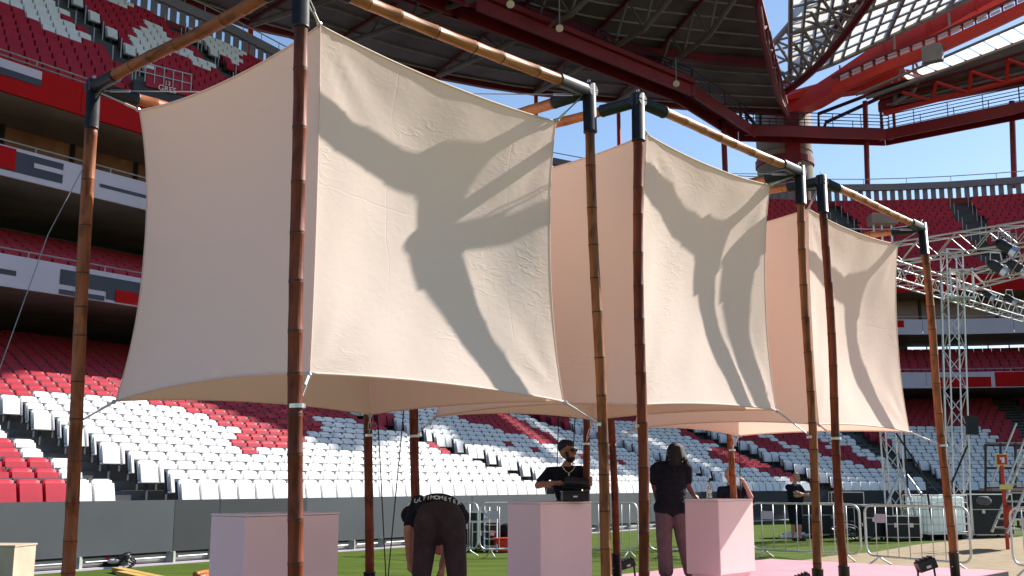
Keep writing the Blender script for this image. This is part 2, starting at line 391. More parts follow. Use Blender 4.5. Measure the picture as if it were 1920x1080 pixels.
# glazed boxes
for a in srange(-8, 56, 2.4)[:-1]:
    k = 1.0
    mb = MB(); mb.grid([[S(t, 13.1, 10.3), S(t, 13.1, 12.2)] for t in (a+.06, a+1.2, a+2.34)]); mb.build('box_window', 'box_glass', stand)
    rod(S(a, 13.05, 10.3), S(a, 13.05, 12.2), .06, 'box_frame', stand, 'mullion', sq=True)
for a in srange(46.5, 56, .6):           # glazing at the back of the middle deck
    rod(S(a, 16, 9.1), S(a, 16, 9.8), .03, 'box_frame', stand, 'mullion', sq=True)
def panel(a, b, z0, z1, q, m, nm='fascia_panel', st=1.2):
    mb = MB(); mb.grid([[S(t, q+.08, z0), S(t, q, z0), S(t, q, z1), S(t, q+.08, z1)] for t in srange(a, b, st)]); return mb.build(nm, m, stand)
for (q, z0, z1, m) in ((10, 6.7, 7.58, 'fascia_white'), (10, 9.7, 10.55, 'fascia_white'), (10.3, 12.15, 13.1, 'fascia_red')):
    for a in srange(-8, 58, 3.0)[:-1]: panel(a+.006, a+3-.006, z0, z1, q-random.uniform(0, .006), m)
for a, b, z0, z1, m, q in ((6.55, 8.05, 7.0, 7.43, 'fascia_navy', 9.98), (8.05, 12.3, 6.78, 7.43, 'fascia_navy', 9.98), (6.55, 8.0, 6.72, 6.86, 'fascia_navy', 9.98),
        (8.35, 10.6, 6.74, 7.1, 'fascia_red', 9.96), (3.5, 5.25, 7.02, 7.16, 'fascia_navy', 9.98), (1, 3.5, 6.74, 7.5, 'fascia_red', 9.98),
        (4.3, 6.4, 9.87, 10.45, 'fascia_navy', 9.98), (5.5, 6.42, 10.12, 10.25, 'fascia_white', 9.96), (3.4, 4.95, 9.9, 10.5, 'fascia_red', 9.95), (7.6, 10.2, 10.05, 10.15, 'fascia_navy', 9.98), (10.0, 12, 10.03, 10.17, 'fascia_red', 9.96),
        (3.6, 5.7, 12.8, 13.05, 'fascia_white', 10.27), (3.6, 5.7, 12.6, 12.8, 'fascia_navy', 10.27),
        (43.8, 45.4, 10.1, 10.5, 'fascia_red', 9.97), (46.3, 48.2, 6.74, 7.3, 'fascia_red', 9.97), (48.2, 56, 6.74, 7.55, 'fascia_red', 9.97)):
    panel(a, b, z0, z1, q, m, 'colour_panel')
# handrails along the decks
for q, z, a, b in ((10.05, 7.75, -4, 56), (10.1, 10.72, -4, 56), (10.4, 13.35, -4, 56), (10.4, 13.2, -4, 56)):
    mb = MB(); mb.tube([S(t, q, z) for t in srange(a, b, 1.2)], .022, 6); mb.build('handrail', 'rail_metal', stand)
    for t in srange(a, b, 2.4): rod(S(t, q, z-.3), S(t, q, z), .018, 'rail_metal', stand, 'rail_post', 6)
mb = MB(); mb.tube([S(t, 19.0, zl+.75) for t in srange(-4, 56, 1.2)], .02, 6); mb.build('handrail', 'rail_metal', stand)
for t in srange(-4, 56, 2.4): rod(S(t, 19.0, zl), S(t, 19.0, zl+.75), .018, 'rail_metal', stand, 'rail_post', 6)
mb = MB(); mb.tube([S(t, QR+.15, up_z(NU)(t)+2.15) for t in srange(20, 56, 1.2)], .03, 6); mb.build('handrail', 'rail_metal', stand)
for t in srange(20, 56, 1.2): rod(S(t, QR+.15, up_z(NU)(t)+1.75), S(t, QR+.15, up_z(NU)(t)+2.15), .02, 'rail_metal', stand, 'rail_post', 6)

# ------------------------------------------------------------------ aisles
LA = [3.0, 18.0, 31.4, 37.4, 43.4, 49.4]; UA = [-3.5, 3.9, 11.4, 18.8, 26.2, 33.2, 37.2, 41.2, 45.2, 48.9, 52.5]
def aisle_w(s, q): return 1.2 if s < TA else 1.2*RC/(RC+q)
for a in LA:
    for i in range(NL):
        q = .45+LT*i; z = .75+LR*i; w = aisle_w(a, q)/2
        for h, dq in ((.0, 0), (LR/2, LT*.5)):
            mb = MB(); mb.grid([[S(a+e, q+dq+.02, z+h-.1), S(a+e, q+dq+.02, z+h+.012), S(a+e, q+dq+LT*.55, z+h+.012)] for e in (-w, w)])
            mb.build('aisle_step', 'step', stand)
for a in UA:
    for i in range(NU):
        q = 10.9+UT*i; z = up_z(i)(a); w = aisle_w(a, q)/2
        mb = MB(); mb.grid([[S(a+e, q+.02, z-.1), S(a+e, q+.02, z+.012), S(a+e, q+UT*.6, z+.012)] for e in (-w, w)])
        mb.build('aisle_step', 'step', stand)
        if a > 10 and i % 2 == 0:
            for sd in (-1, 1): rod(S(a+sd*w*.95, q+.1, z), S(a+sd*w*.95, q+.1, z+.8), .025, 'rail_metal', stand, 'aisle_post', 6)

# ------------------------------------------------------------------ seats
def seat_parts():
    b = MB()   # curved backrest
    xs = (-.226, -.14, 0, .14, .226); yo = (.030, .006, 0, .006, .030)
    for yf, sgn in ((0, 1), (-.03, -1)):
        b.v += [(x, yf+o-.055+(-.075*(z-.42)/.42), z-(.03 if abs(x) > .2 and z > .8 else 0)) for z in (.42, .66, .84) for x, o in zip(xs, yo)]
    n = 15
    for j in range(2):
        for i in range(4):
            a = j*5+i; b.f += [(a+1, a, a+5, a+6), (n+a, n+a+1, n+a+6, n+a+5)]
    for i in range(4): b.f += [(10+i+1, 10+i, n+10+i, n+10+i+1), (i, i+1, n+i+1, n+i)]
    for j in range(2): b.f += [(j*5, n+j*5, n+j*5+5, j*5+5), (n+4+j*5, 4+j*5, 9+j*5, n+9+j*5)]
    p = MB()   # folded pan
    M3 = Matrix.Rotation(R(12), 3, 'X')
    p.box((0, .012, .565), (.43, .05, .40), M3=M3); p.box((0, -.02, .38), (.41, .11, .05))
    d = MB(); vs_ = [(x, y-.105-.085*(z-.34)/.52, z) for z in (.34, .856) for y in (.012, -.012) for x in (-.239, .239)]
    d.add(vs_, [(0, 2, 3, 1), (4, 5, 7, 6), (0, 1, 5, 4), (2, 6, 7, 3), (0, 4, 6, 2), (1, 3, 7, 5)]); d.box((0, -.05, .19), (.05, .05, .36))
    return b, p, d
SB, SP, SD = seat_parts(); shell_me = SD.mesh('rear_shell', 'step')
seat_me = {}
for c in ('white', 'red'):
    seat_me[c] = (SB.mesh('backrest', 'seat_'+c, True), SP.mesh('seat_pan', 'seat_'+c))
def inpoly(x, y, P):
    r = False; j = len(P)-1
    for i in range(len(P)):
        if (P[i][1] > y) != (P[j][1] > y) and x < (P[j][0]-P[i][0])*(y-P[i][1])/(P[j][1]-P[i][1])+P[i][0]: r = not r
        j = i
    return r
LOWR = [[(1.5, 3.9), (2.0, 3.8), (1.5, 2.2), (1.6, 1.8), (1.4, 0.7), (0.8, -0.8), (-6, -0.8), (-6, 4)],
 [(-6, 9.4), (4.1, 9.5), (5.3, 9.7), (9.1, 10.4), (8.4, 9.3), (9.4, 9.3), (8.7, 8.2), (9.6, 8.1), (9.0, 7.2), (9.4, 7.1), (9.0, 6.5), (9.5, 6.4), (7.3, 3.3), (7.9, 3.3), (8.5, 4.1), (9.6, 4.2), (11.1, 5.1), (12.3, 6.6), (13.3, 6.9), (13.8, 7.5), (14.2, 8.5), (15.6, 10.6), (22.2, 20.1), (22, 30), (-6, 30)],
 [(16.5, 11.3), (19.1, 11.4), (20.4, 11.0), (18.9, 9.3), (17.3, 7.9), (16.1, 7.7), (16.4, 8.8), (15.2, 9.6)],
 [(26.5, 13.3), (30.8, 15.0), (29.8, 12.6), (29.2, 10.9), (28.3, 9.5), (28.4, 8.8), (27.4, 7.7), (25.7, 6.4), (24.7, 6.4), (25.9, 8.5), (24.5, 8.5), (24.9, 9.7), (24.3, 10.6), (24.4, 11.2)],
 [(31.7, 14.9), (32.9, 15.0), (32.8, 13.3), (31.8, 11.6), (30.9, 10.7), (31.0, 11.7), (31.0, 13.7)],
 [(37.1, 12.4), (37.6, 12.5), (37.5, 10.9), (37.6, 10.0), (38.1, 8.9), (37.7, 7.9), (36.8, 8.0), (36.4, 8.5), (36.3, 10.4)],
 [(36.1, 7.4), (36.8, 6.8), (37.3, 5.7), (37.5, 4.6), (37.7, 3.6), (37.6, 2.1), (36.7, 0.9), (36.2, 1.1), (35.6, 1.8), (35.5, 2.8), (35.1, 3.6), (34.9, 5.3)],
 [(38.8, 10.8), (39.3, 11.5), (39.6, 10.5), (39.7, 9.3), (39.8, 8.6), (39.3, 6.8), (38.9, 6.8), (38.5, 7.7), (38.5, 8.7), (38.4, 9.5)],
 [(40.2, 11.6), (41.7, 12.2), (41.6, 8.2), (40.5, 6.6), (40.1, 8.3), (40.0, 9.7)],
 [(40.9, 7.7), (42.2, 8.2), (42.0, 5.7), (42.4, 4.8), (42.1, 3.2), (41.3, 3.2), (41.0, 4.3), (40.9, 5.2), (40.5, 6.6)],
 [(43.6, 12.6), (44.7, 12.9), (44.1, 9.5), (43.7, 10.6)]]
LOWR = [[(a, .6+.8*b) for a, b in P] for P in LOWR]
UPW = [[(8.1, 8.3), (9.6, 10.0), (10.2, 9.2), (10.0, 7.8), (10.2, 7.2), (10.4, 6.7), (10.8, 6.5), (11.0, 5.9), (10.2, 5.2), (8.9, 5.0), (8.1, 4.8), (8.0, 5.8), (7.7, 6.1), (6, 6.8), (6, 8)],
 [(10.3, 10.9), (11.2, 11.9), (10.9, 9.7), (10.9, 8.2), (10.3, 7.9), (10.1, 8.5), (10.2, 9.9)],
 [(11.2, 14), (12.7, 14.0), (12.7, 5), (11.8, 5)],
 [(12.3, 13.1), (15.6, 16.3), (16.8, 16.9), (17.0, 15.0), (15.9, 13.8), (15.2, 13.9), (13.1, 12.6), (12.1, 12.0)],
 [(16.0, 12.2), (17.1, 12.7), (16.8, 10.5), (17.6, 9.8), (18.1, 9.0), (16.8, 7.8), (15.9, 9.0), (12.5, 5.2), (12.5, 7)],
 [(18.0, 14.5), (21.0, 17.1), (22.4, 16.6), (24.2, 15.8), (20.4, 11.2), (19.5, 11.9), (18.5, 12.7)]]
UPW = [[(a, 11+.75*b) for a, b in P] for P in UPW]
SINGLES = [(16.9, 4.6), (22.3, 5.8), (22.9, 5.0), (25.2, 4.6), (27.1, 3.9), (38.6, 6.6)]
def low_col(s, q):
    if q > 12.3 and s > 42: return 'white' if abs(q-(13.6-(s-42)*.75)) < .8 else 'red'
    if q > 11.6 and s > 22: return 'red'
    if s > 48: return 'red' if q > 8.5 or inpoly(s, q, [(48, 7), (52, 3), (52, 5), (48, 9)]) else 'white'
    if any(inpoly(s, q, P) for P in LOWR): return 'red'
    if any(abs(s-a) < .26 and abs(q-b) < .4 for a, b in SINGLES): return 'red'
    return 'white'
def up_col(s, q): return 'white' if any(inpoly(s, q, P) for P in UPW) else 'red'
SEATS = []   # (x,y,z,nx,ny,colour,tier,row,s)
def seat_row(q, zf, aisles, gap, colf, tier, row, a, b):
    s = a
    while s < b:
        k = 1 if s < TA else RC/(RC+q)
        w = gap*k
        if all(abs(s-x) > aisle_w(s, q)/2+.26*k for x in aisles):
            p = S(s, q); nn, tt = frame_at(s)
            SEATS.append((p[0], p[1], zf(s) if callable(zf) else zf, nn[0], nn[1], colf(s, q), tier, row, s))
        s += .5*k
for i in range(NL): seat_row(.45+LT*i+.36, .75+LR*i, LA, 1, low_col, 'lower', i, -7+.25*(i % 2), 54)
for i in range(NM): seat_row(10.3+MT*i+.45, 7.1+MR*i, [], 1, lambda s, q: 'red', 'middle', i, -2+.25*(i % 2), 54)
for i in range(NU): seat_row(10.9+UT*i+.32, up_z(i), UA, 1, up_col, 'upper', i, 1+.25*(i % 2), 54)
CUBEPOLY = [[(262, 207), (600, 48), (1042, 228), (1056, 753), (694, 777), (218, 751)], [(1035, 300), (1210, 250), (1443, 347), (1455, 769), (1112, 787), (1000, 760)], [(1440, 410), (1515, 392), (1683, 458), (1705, 810), (1385, 817), (1440, 700)], [(400, 955), (655, 955), (655, 1080), (400, 1080)]]
def toppx(x, y, z):
    z -= CAMZ; cy = y*math.cos(PIT)+z*math.sin(PIT); cz = -y*math.sin(PIT)+z*math.cos(PIT)
    return 960+FPX*x/cy, 540-FPX*cz/cy
cand = []
for k, sd in enumerate(SEATS):
    px, py = toppx(sd[0], sd[1], sd[2]+.7)
    if sd[6] == 'lower' and 0 < px < 1920 and 0 < py < 1080 and not any(inpoly(px, py, P) for P in CUBEPOLY):
        cand.append((math.hypot(sd[0], sd[1]), k))
cand.sort(); own = set(k for _, k in cand[:300])
ORD = ['front', 'second', 'third', 'fourth', 'fifth', 'sixth', 'seventh', 'eighth', 'ninth', 'tenth', 'eleventh', 'twelfth', 'thirteenth', 'fourteenth', 'fifteenth', 'sixteenth', 'seventeenth', 'eighteenth', 'nineteenth', 'twentieth', 'topmost']
NTH = 'first second third fourth fifth sixth seventh eighth ninth tenth eleventh twelfth thirteenth fourteenth fifteenth sixteenth seventeenth eighteenth nineteenth twentieth twenty-first twenty-second twenty-third twenty-fourth twenty-fifth twenty-sixth twenty-seventh twenty-eighth twenty-ninth thirtieth'.split()
def seat_mw(sd): return Matrix.Translation(sd[:3]) @ Matrix.Rotation(math.atan2(sd[3], -sd[4]), 4, 'Z')
bulk = {'white': ([], []), 'red': ([], [])}
allv = np.array(SB.v+SP.v+SD.v); allf = SB.f+[tuple(i+len(SB.v) for i in f) for f in SP.f]+[tuple(i+len(SB.v)+len(SP.v) for i in f) for f in SD.f]
allm = [0]*(len(SB.f)+len(SP.f))+[1]*len(SD.f)
for k, sd in enumerate(SEATS):
    rz = math.atan2(sd[3], -sd[4])   # local +y towards the pitch
    if k in own:
        ai = 0 if sd[8] < LA[1] else 1
        far = abs(sd[8]-LA[ai]); n_ = int((far-.6)/.5); n_ = min(n_, len(NTH)-1)
        side = 'left' if sd[8] < LA[ai] else 'right'
        t = bpy.data.objects.new('folding_chair', None); COL.objects.link(t); t.empty_display_size = .05
        t.matrix_world = Matrix.Translation(sd[:3]) @ Matrix.Rotation(rz, 4, 'Z')
        tag(t, f"{sd[5]} folding chair, {NTH[n_]} {side} of the {('nearer', 'second')[ai]} aisle, {ORD[min(sd[7], 20)]} row from the pitch", 'chair', 'chairs of the lower deck nearest the pitch')
        for me, nm in zip((*seat_me[sd[5]], shell_me), ('backrest', 'seat_pan', 'rear_shell')):
            o = bpy.data.objects.new(nm, me); COL.objects.link(o); o.parent = t
    else:
        c, s_ = math.cos(rz), math.sin(rz); vs, fs = bulk[sd[5]]; o = len(vs)*len(allv)
        tl = random.uniform(-.01, .01)
        vs.append(np.stack([sd[0]+allv[:, 0]*c-(allv[:, 1]+tl)*s_, sd[1]+allv[:, 0]*s_+(allv[:, 1]+tl)*c, sd[2]+allv[:, 2]], 1))
        fs.extend([tuple(i+o for i in f) for f in allf])
for c, (vs, fs) in bulk.items():
    me = bpy.data.meshes.new('distant_seats'); me.from_pydata(np.concatenate(vs).tolist(), [], fs); me.materials.append(MATS['seat_'+c]); me.materials.append(MATS['step']); me.polygons.foreach_set('material_index', allm*len(vs)); me.update()
    o = link('distant_seats', me); o['kind'] = 'stuff'
    tag(o, f"rows of {c} folding seats filling the further decks", 'seats')

#STAGE2
# ------------------------------------------------------------------ bamboo frames and canvas cubes
FR = [(-1.4082, 6.7606, .7626), (1.1154, 9.1654, .7347), (3.4641, 11.7566, .7173)]
SIDE, ZT, RING = 3.0, CAMZ+3.3288, 1.99
LEAN = {0: dict(N=.073, L=.048, R=.061, B=.07), 1: dict(N=-.027, L=.12, R=-.01, B=0), 2: dict(N=.017, L=.054, R=.076, B=.024)}
POLEMAT = {0: dict(N='bamboo_dark', L='bamboo_mid', R='bamboo_mid', B='bamboo_dark'), 1: dict(N='bamboo_dark', L='bamboo_dark', R='bamboo_mid', B='bamboo_dark'), 2: dict(N='bamboo_dark', L='bamboo_dark', R='bamboo_mid', B='bamboo_mid')}
RAD = {0: dict(N=.049, L=.054, R=.044, B=.045), 1: dict(N=.046, L=.047, R=.045, B=.044), 2: dict(N=.047, L=.046, R=.052, B=.05)}
def corners(i):
    x, y, th = FR[i]; a = Vector((math.sin(th), math.cos(th), 0)); b = Vector((-math.cos(th), math.sin(th), 0)); n = Vector((x, y, 0))
    return dict(N=n, R=n+a*SIDE, L=n+b*SIDE, B=n+a*SIDE+b*SIDE), a, b
def bamboo(name, p0, p1, r, m, parent, bend=.016):
    p0, p1 = Vector(p0), Vector(p1); L = (p1-p0).length; n = 14
    zs = [0]; nodes = []; z = random.uniform(.05, .25)
    while z < L-.03: nodes.append(z); z += random.uniform(.22, .42)
    ph = random.uniform(0, 6); rows = []
    def cen(z): return Vector((bend*math.sin(z*1.7+ph), bend*math.cos(z*1.3+ph), 0))*math.sin(math.pi*z/L)
    keys = [(0, 1.0)]
    prev = 0
    for nd in nodes:
        if (nd+prev)/2 > prev+.04: keys.append(((nd+prev)/2, random.uniform(.94, .985)))
        keys += [(nd-.012, .995), (nd-.005, 1.05), (nd+.001, .985), (nd+.006, 1.055), (nd+.014, 1.0)]; prev = nd
    keys.append((L, .99))
    keys = [k for i, k in enumerate(keys) if i == 0 or k[0] > keys[i-1][0]+.0005]
    mb = MB(); mb.tube([cen(z)+Vector((0, 0, z)) for z, k in keys], [r*k*(1-.04*z/L) for z, k in keys], n)
    me = mb.mesh(name, m, True); me.materials.append(MATS['bamboo_node'])
    zc = [keys[i][0] for i in range(len(keys))]
    for p in me.polygons:
        if len(p.vertices) == 4:
            k = p.index//n
            if k+1 < len(keys) and any(abs((keys[k][0]+keys[k+1][0])/2-nd) < .0035 for nd in nodes): p.material_index = 1
    mw = Matrix.Translation(p0) @ (p1-p0).to_track_quat('Z', 'Y').to_matrix().to_4x4()
    return link(name, me, parent, mw), nodes
def sleeve(name, p0, p1, r, parent):
    d = (Vector(p1)-Vector(p0)).normalized()
    mb = MB(); p0 = Vector(p0); p1 = Vector(p1)
    mb.tube([p0, p1-d*.012, p1-d*.011, p1], [r, r, r*1.035, r*1.035], 20); o = mb.build(name, 'black_plastic', parent, True)
    for p in o.data.polygons:
        if len(p.vertices) > 4: p.use_smooth = False
    return o
WHICH = ['nearest', 'middle', 'farthest']
FRAMES = []
for i in range(3):
    C, a, b = corners(i)
    base = dict()
    fr = thing('bamboo_gazebo', f'{WHICH[i]} of three bamboo pole frames with black corner sleeves', 'frame', (C['N'].x, C['N'].y, PLAT), 'bamboo frames standing in a row')
    tops, bases, rings = {}, {}, {}
    for k in 'NLRB':
        t = Vector((C[k].x, C[k].y, ZT)); ln = LEAN[i][k]
        f = (ZT-PLAT)/(ZT-RING); bs = Vector((C[k].x+ln*f, C[k].y, PLAT))
        tops[k], bases[k] = t, bs; d = (bs-t).normalized(); r = RAD[i][k]
        rings[k] = t+(bs-t)*((ZT-RING)/(ZT-PLAT))
        po, nodes = bamboo('pole', bs, t, r, POLEMAT[i][k], fr)
        sleeve('joint_sleeve', t-d*.062, t+d*.37, .058, fr)
        sleeve('base_sleeve', bs+Vector((0, 0, .001)), bs-d*.47, .058, fr)
        MB().box((bs.x, bs.y, PLAT+.006), (.3, .3, .012), rz=FR[i][2]).build('base_plate', 'black_satin', fr)
        mb = MB(); mb.tube([rings[k]-d*.013, rings[k]+d*.013], r+.006, 16); mb.build('hose_clamp', 'steel', fr)
        for sgn in (-1, 1):
            q = bs-d*.3; rod(q+a*.055*sgn, q+a*.085*sgn, .008, 'steel', fr, 'bolt', 6)
    for k0, k1, m in (('N', 'L', 'bamboo_light'), ('N', 'R', 'bamboo_light'), ('L', 'B', 'bamboo_light'), ('R', 'B', 'bamboo_light')):
        p, q = tops[k0], tops[k1]; d = (q-p).normalized()
        bamboo('beam', p+d*.1, q-d*.1, .046 if i else .05, 'bamboo_mid' if (i == 0 and k0+k1 == 'NL') else m, fr)
        sleeve('joint_sleeve', p-d*.056, p+d*.40, .057, fr); sleeve('joint_sleeve', q+d*.056, q-d*.40, .057, fr)
    for k in 'NLRB':        # eye bolts on top of the joints
        rod(tops[k]+Vector((0, 0, .05)), tops[k]+Vector((0, 0, .085)), .005, 'steel', fr, 'eye_bolt', 6)
        mb = MB(); ce = tops[k]+Vector((0, 0, .095)); mb.tube([ce+Vector((.011*math.cos(t), 0, .011*math.sin(t))) for t in np.linspace(0, 6.28, 13)], .004, 5, False); mb.build('eye_ring', 'steel', fr)
    # steel cables across the top
    for k0, k1 in (('L', 'R'), ('N', 'B')):
        p, q = tops[k0], tops[k1]; d = (q-p).normalized(); p2, q2 = p+d*.09-Vector((0, 0, .03)), q-d*.09-Vector((0, 0, .03))
        if k0 == 'L': rod(p2, q2, .005, 'wire', fr, 'cross_cable', 6)
        for e, sg in ((p2, 1), (q2, -1)):
            if k0 == 'L': rod(e+d*sg*.05, e+d*sg*.22, .012, 'steel', fr, 'turnbuckle', 6)
    FRAMES.append((fr, tops, rings, C, a, b))

# canvas cubes: corner survey (px) where it could be read, else generic inset
CORN = {0: {'Lt': (262, 207), 'Nt': (600, 48), 'Rt': (1042, 228), 'Lb': (218, 751), 'Nb': (580, 700), 'Rb': (1056, 753), 'Bb': (694, 777)},
        1: {'Nt': (1212, 252), 'Rt': (1443, 347), 'Rb': (1455, 769), 'Bb': (1112, 787)},
        2: {'Nt': (1515, 392), 'Rt': (1683, 458), 'Rb': (1705, 810), 'Nb': (1535, 796), 'Bb': (1385, 817)}}
BOWV, BOWH, BOWZ, BELLY = dict(N=.075, R=.08, L=.135, B=.12), .0, .05, .104
def bowz(k0, k1): return .095 if 'L' in (k0, k1) else .06
def edge(p, q, inward, amt, t, ex=2.28):
    return p+(q-p)*t+inward*(amt*(1-abs(2*t-1)**ex))
CUBES = []
for i in range(3):
    fr, tops, rings, C, a, b = FRAMES[i]; cen = (C['N']+C['B'])/2
    P = {}
    for k in 'NLRB':
        d = (cen-C[k]).normalized()
        for e, z, ins in (('t', 4.64, .432), ('b', 2.19, .333)):
            g = C[k]+d*ins; p = Vector((g.x, g.y, z))
            if k+e in CORN[i]:
                w = at(*CORN[i][k+e], g.y)
                if (w-p).length < .5: p = w
            P[k+e] = p
    cu = thing('canvas_cube', f'{WHICH[i]} cream canvas cube tied by ropes inside its bamboo frame', 'canvas cube', (cen.x, cen.y, 2.2), 'canvas cubes hung in the bamboo frames')
    n = 44; zc = 3.4
    def inw(k):
        d = (cen-C[k]); d.z = 0; return d.normalized()
    for k0, k1 in (('N', 'R'), ('L', 'N'), ('B', 'L'), ('R', 'B')):
        out_n = ((C[k0]+C[k1])/2-cen); out_n.z = 0; out_n.normalize()
        up = Vector((0, 0, 1))
        def bot(t): return edge(edge(P[k0+'b'], P[k1+'b'], -out_n, BOWH, t), edge(P[k0+'b'], P[k1+'b'], -out_n, BOWH, t), up, 0, t)+up*(bowz(k0, k1)*.6*(1-abs(2*t-1)**2.2))
        def tp(t): return edge(P[k0+'t'], P[k1+'t'], -out_n, BOWH, t)-up*(bowz(k0, k1)*(1-abs(2*t-1)**2.2))
        def le(t): return edge(P[k0+'b'], P[k0+'t'], inw(k0), BOWV[k0], t)
        def ri(t): return edge(P[k1+'b'], P[k1+'t'], inw(k1), BOWV[k1], t)
        rows = []
        for ii in range(n+1):
            u = ii/n; row = []
            for jj in range(n+1):
                v = jj/n
                p = bot(u)*(1-v)+tp(u)*v+le(v)*(1-u)+ri(v)*u-(P[k0+'b']*(1-u)*(1-v)+P[k1+'b']*u*(1-v)+P[k0+'t']*(1-u)*v+P[k1+'t']*u*v)
                bl = math.sin(math.pi*u)*math.sin(math.pi*v)
                ph = i*2.1+ord(k0)*.7
                rip = .004*math.sin(9*u+5*v+ph)*math.sin(7*v-3*u+ph*.3)+.003*math.sin(23*u-11*v+ph)
                pull = 0
                for (cu_, cv_) in ((0, 0), (1, 0), (0, 1), (1, 1)):
                    du, dv = abs(u-cu_), abs(v-cv_); rr_ = math.hypot(du, dv); th_ = math.atan2(dv, du)
                    pull += .010*min(1, rr_/.12)*math.exp(-rr_/.22)*math.sin((8+2*cu_+3*cv_)*th_+ph*1.7+cu_*2+cv_)*math.sin(2*th_)
                p = p-out_n*(BELLY*bl)+out_n*(rip*min(1, 4*bl)+pull)
                row.append(p)
            rows.append(row)
        mb = MB(); mb.grid(rows); me = mb.mesh('canvas_panel', 'canvas', True)
        uv = me.uv_layers.new(name='UV'); sh = (ord(k0) % 7)*3+i*17
        for lp in me.loops:
            vi = lp.vertex_index; uv.data[lp.index].uv = (vi//(n+1)/n+sh, (vi % (n+1))/n+sh*2)
        pan = link('canvas_panel', me, cu)
        for row, nm in (([r[0] for r in rows], 'hem'), ([r[-1] for r in rows], 'hem')):
            mb = MB(); mb.tube(row, .009, 6); mb.build(nm, 'canvas', pan, True)
        mb = MB(); mb.tube([p+out_n*.004 for p in rows[0]], .0045, 5); mb.build('seam', 'canvas', pan, True)
        if k0 in 'NR' and i < 3:
            pass
    rows = []
    def te(k0, k1, t):
        on = ((C[k0]+C[k1])/2-cen); on.z = 0; on.normalize()
        return edge(P[k0+'t'], P[k1+'t'], -on, BOWH, t)-Vector((0, 0, 1))*(bowz(k0, k1)*(1-abs(2*t-1)**2.2))
    for ii in range(25):                # slack top sheet closing the cube
        u = ii/24; row = []
        for jj in range(25):
            v = jj/24
            p = te('N', 'R', u)*(1-v)+te('L', 'B', u)*v+te('N', 'L', v)*(1-u)+te('R', 'B', v)*u-(P['Nt']*(1-u)*(1-v)+P['Rt']*u*(1-v)+P['Lt']*(1-u)*v+P['Bt']*u*v)
            p.z -= .05*math.sin(math.pi*u)*math.sin(math.pi*v)-.002
            row.append(p)
        rows.append(row)
    mb = MB(); mb.grid(rows); me = mb.mesh('top_sheet', 'canvas', True); uv = me.uv_layers.new(name='UV')
    for lp in me.loops: vi = lp.vertex_index; uv.data[lp.index].uv = (vi//25/24+41, (vi % 25)/24+i)
    link('top_sheet', me, cu)
    for k in 'NLRB':        # ropes with turnbuckles
        for e in 'tb':
            p = P[k+e]; q = (tops[k]+(cen-C[k]).normalized()*.065-Vector((0, 0, .05))) if e == 't' else rings[k]
            d = q-p
            mid1, mid2 = p+d*.38, p+d*.72
            rod(p-d.normalized()*.02, mid1, .011 if i == 0 else .010, 'rope', cu, 'tie_rope', 6)
            side_ = Vector((0, 0, 1)).cross(d).normalized()*.012
            for sg in (-1, 1): rod(mid1+side_*sg, mid2+side_*sg, .005, 'steel', cu, 'turnbuckle', 6)
            rod(mid2, q, .008, 'steel', cu, 'chain', 6)
            mb = MB(); mb.ell(p+d.normalized()*.02, (.02, .02, .02), nu=8, nv=6); mb.build('grommet', 'steel', cu)
    CUBES.append((cu, P))

# guy ropes
def guy(label, pts, m, r=.006, cat='rope', name='guy_rope', group=None):
    mb = MB(); mb.tube(pts, r, 6); return tag(mb.build(name, m), label, cat, group)
f0 = FRAMES[0]
guy('thin guy wire running from the leftmost bamboo pole down to the left', [f0[1]['L']-Vector((0, 0, .62)), at(90, 440, 8.6), at(0, 690, 8.2), at(-70, 900, 8)], 'wire', .004)
def hang(px0, px1, ybot, Y, lab):
    guy(lab, [at(px0, 700, Y), at((px0+px1)/2, 890, Y), ground(px1, ybot, .01) if ybot > 1100 else at(px1, ybot, Y)], 'cord', .008, 'rope', 'black_rope')
hang(704, 724, 1090, 13.5, 'black cord slanting right, left of the pair behind the nearest frame')
hang(764, 727, 1090, 13.5, 'black cord slanting left, right of the pair behind the nearest frame')
hang(1050, 1038, 880, 16.5, 'black cord hanging just left of the man wearing sunglasses')
hang(1082, 1064, 835, 16.5, 'black cord hanging above the man wearing sunglasses')
hang(1386, 1389, 950, 18, 'thin black cord beside the farthest rear pole')

# ------------------------------------------------------------------ pink counters
TOPZ = 1.29
def counter(px, Y, top, wr, wl, lab, al=47.5, kick=.11):
    e = at(px, 950, Y); e = Vector((e.x, Y, 0)); a = Vector((math.cos(R(al)), math.sin(R(al)), 0)); b = Vector((-a.y, a.x, 0))
    c = e+a*wr/2+b*wl/2
    t = thing('pink_counter', lab, 'counter', (c.x, c.y, PLAT), 'pink box counters under the canvas cubes')
    z0 = PLAT+kick
    bevel(MB().box((c.x, c.y, (z0+top-.02)/2), (wr, wl, top-.02-z0), R(al)).build('body', 'pink_paint', t), .012)
    bevel(MB().box((c.x, c.y, top-.009), (wr+.004, wl+.004, .018), R(al)).build('top_sheet', 'pink_top', t), .004)
    MB().box((c.x, c.y, PLAT+kick/2+.001), (wr-.10, wl-.10, kick), R(al)).build('plinth_base', 'pink_paint', t)
    return t, c, a, b
counter(461, 9.8, 1.245, 1.05, .55, 'largest pink counter, cut by the nearest dark bamboo pole')
CT2 = counter(1013, 12.6, 1.303, .94, .51, 'pink counter with the man in sunglasses behind it')
CT3 = counter(1347, 13.55, 1.32, .825, .49, 'pink counter with a water bottle and a diagonal shadow', kick=.22)

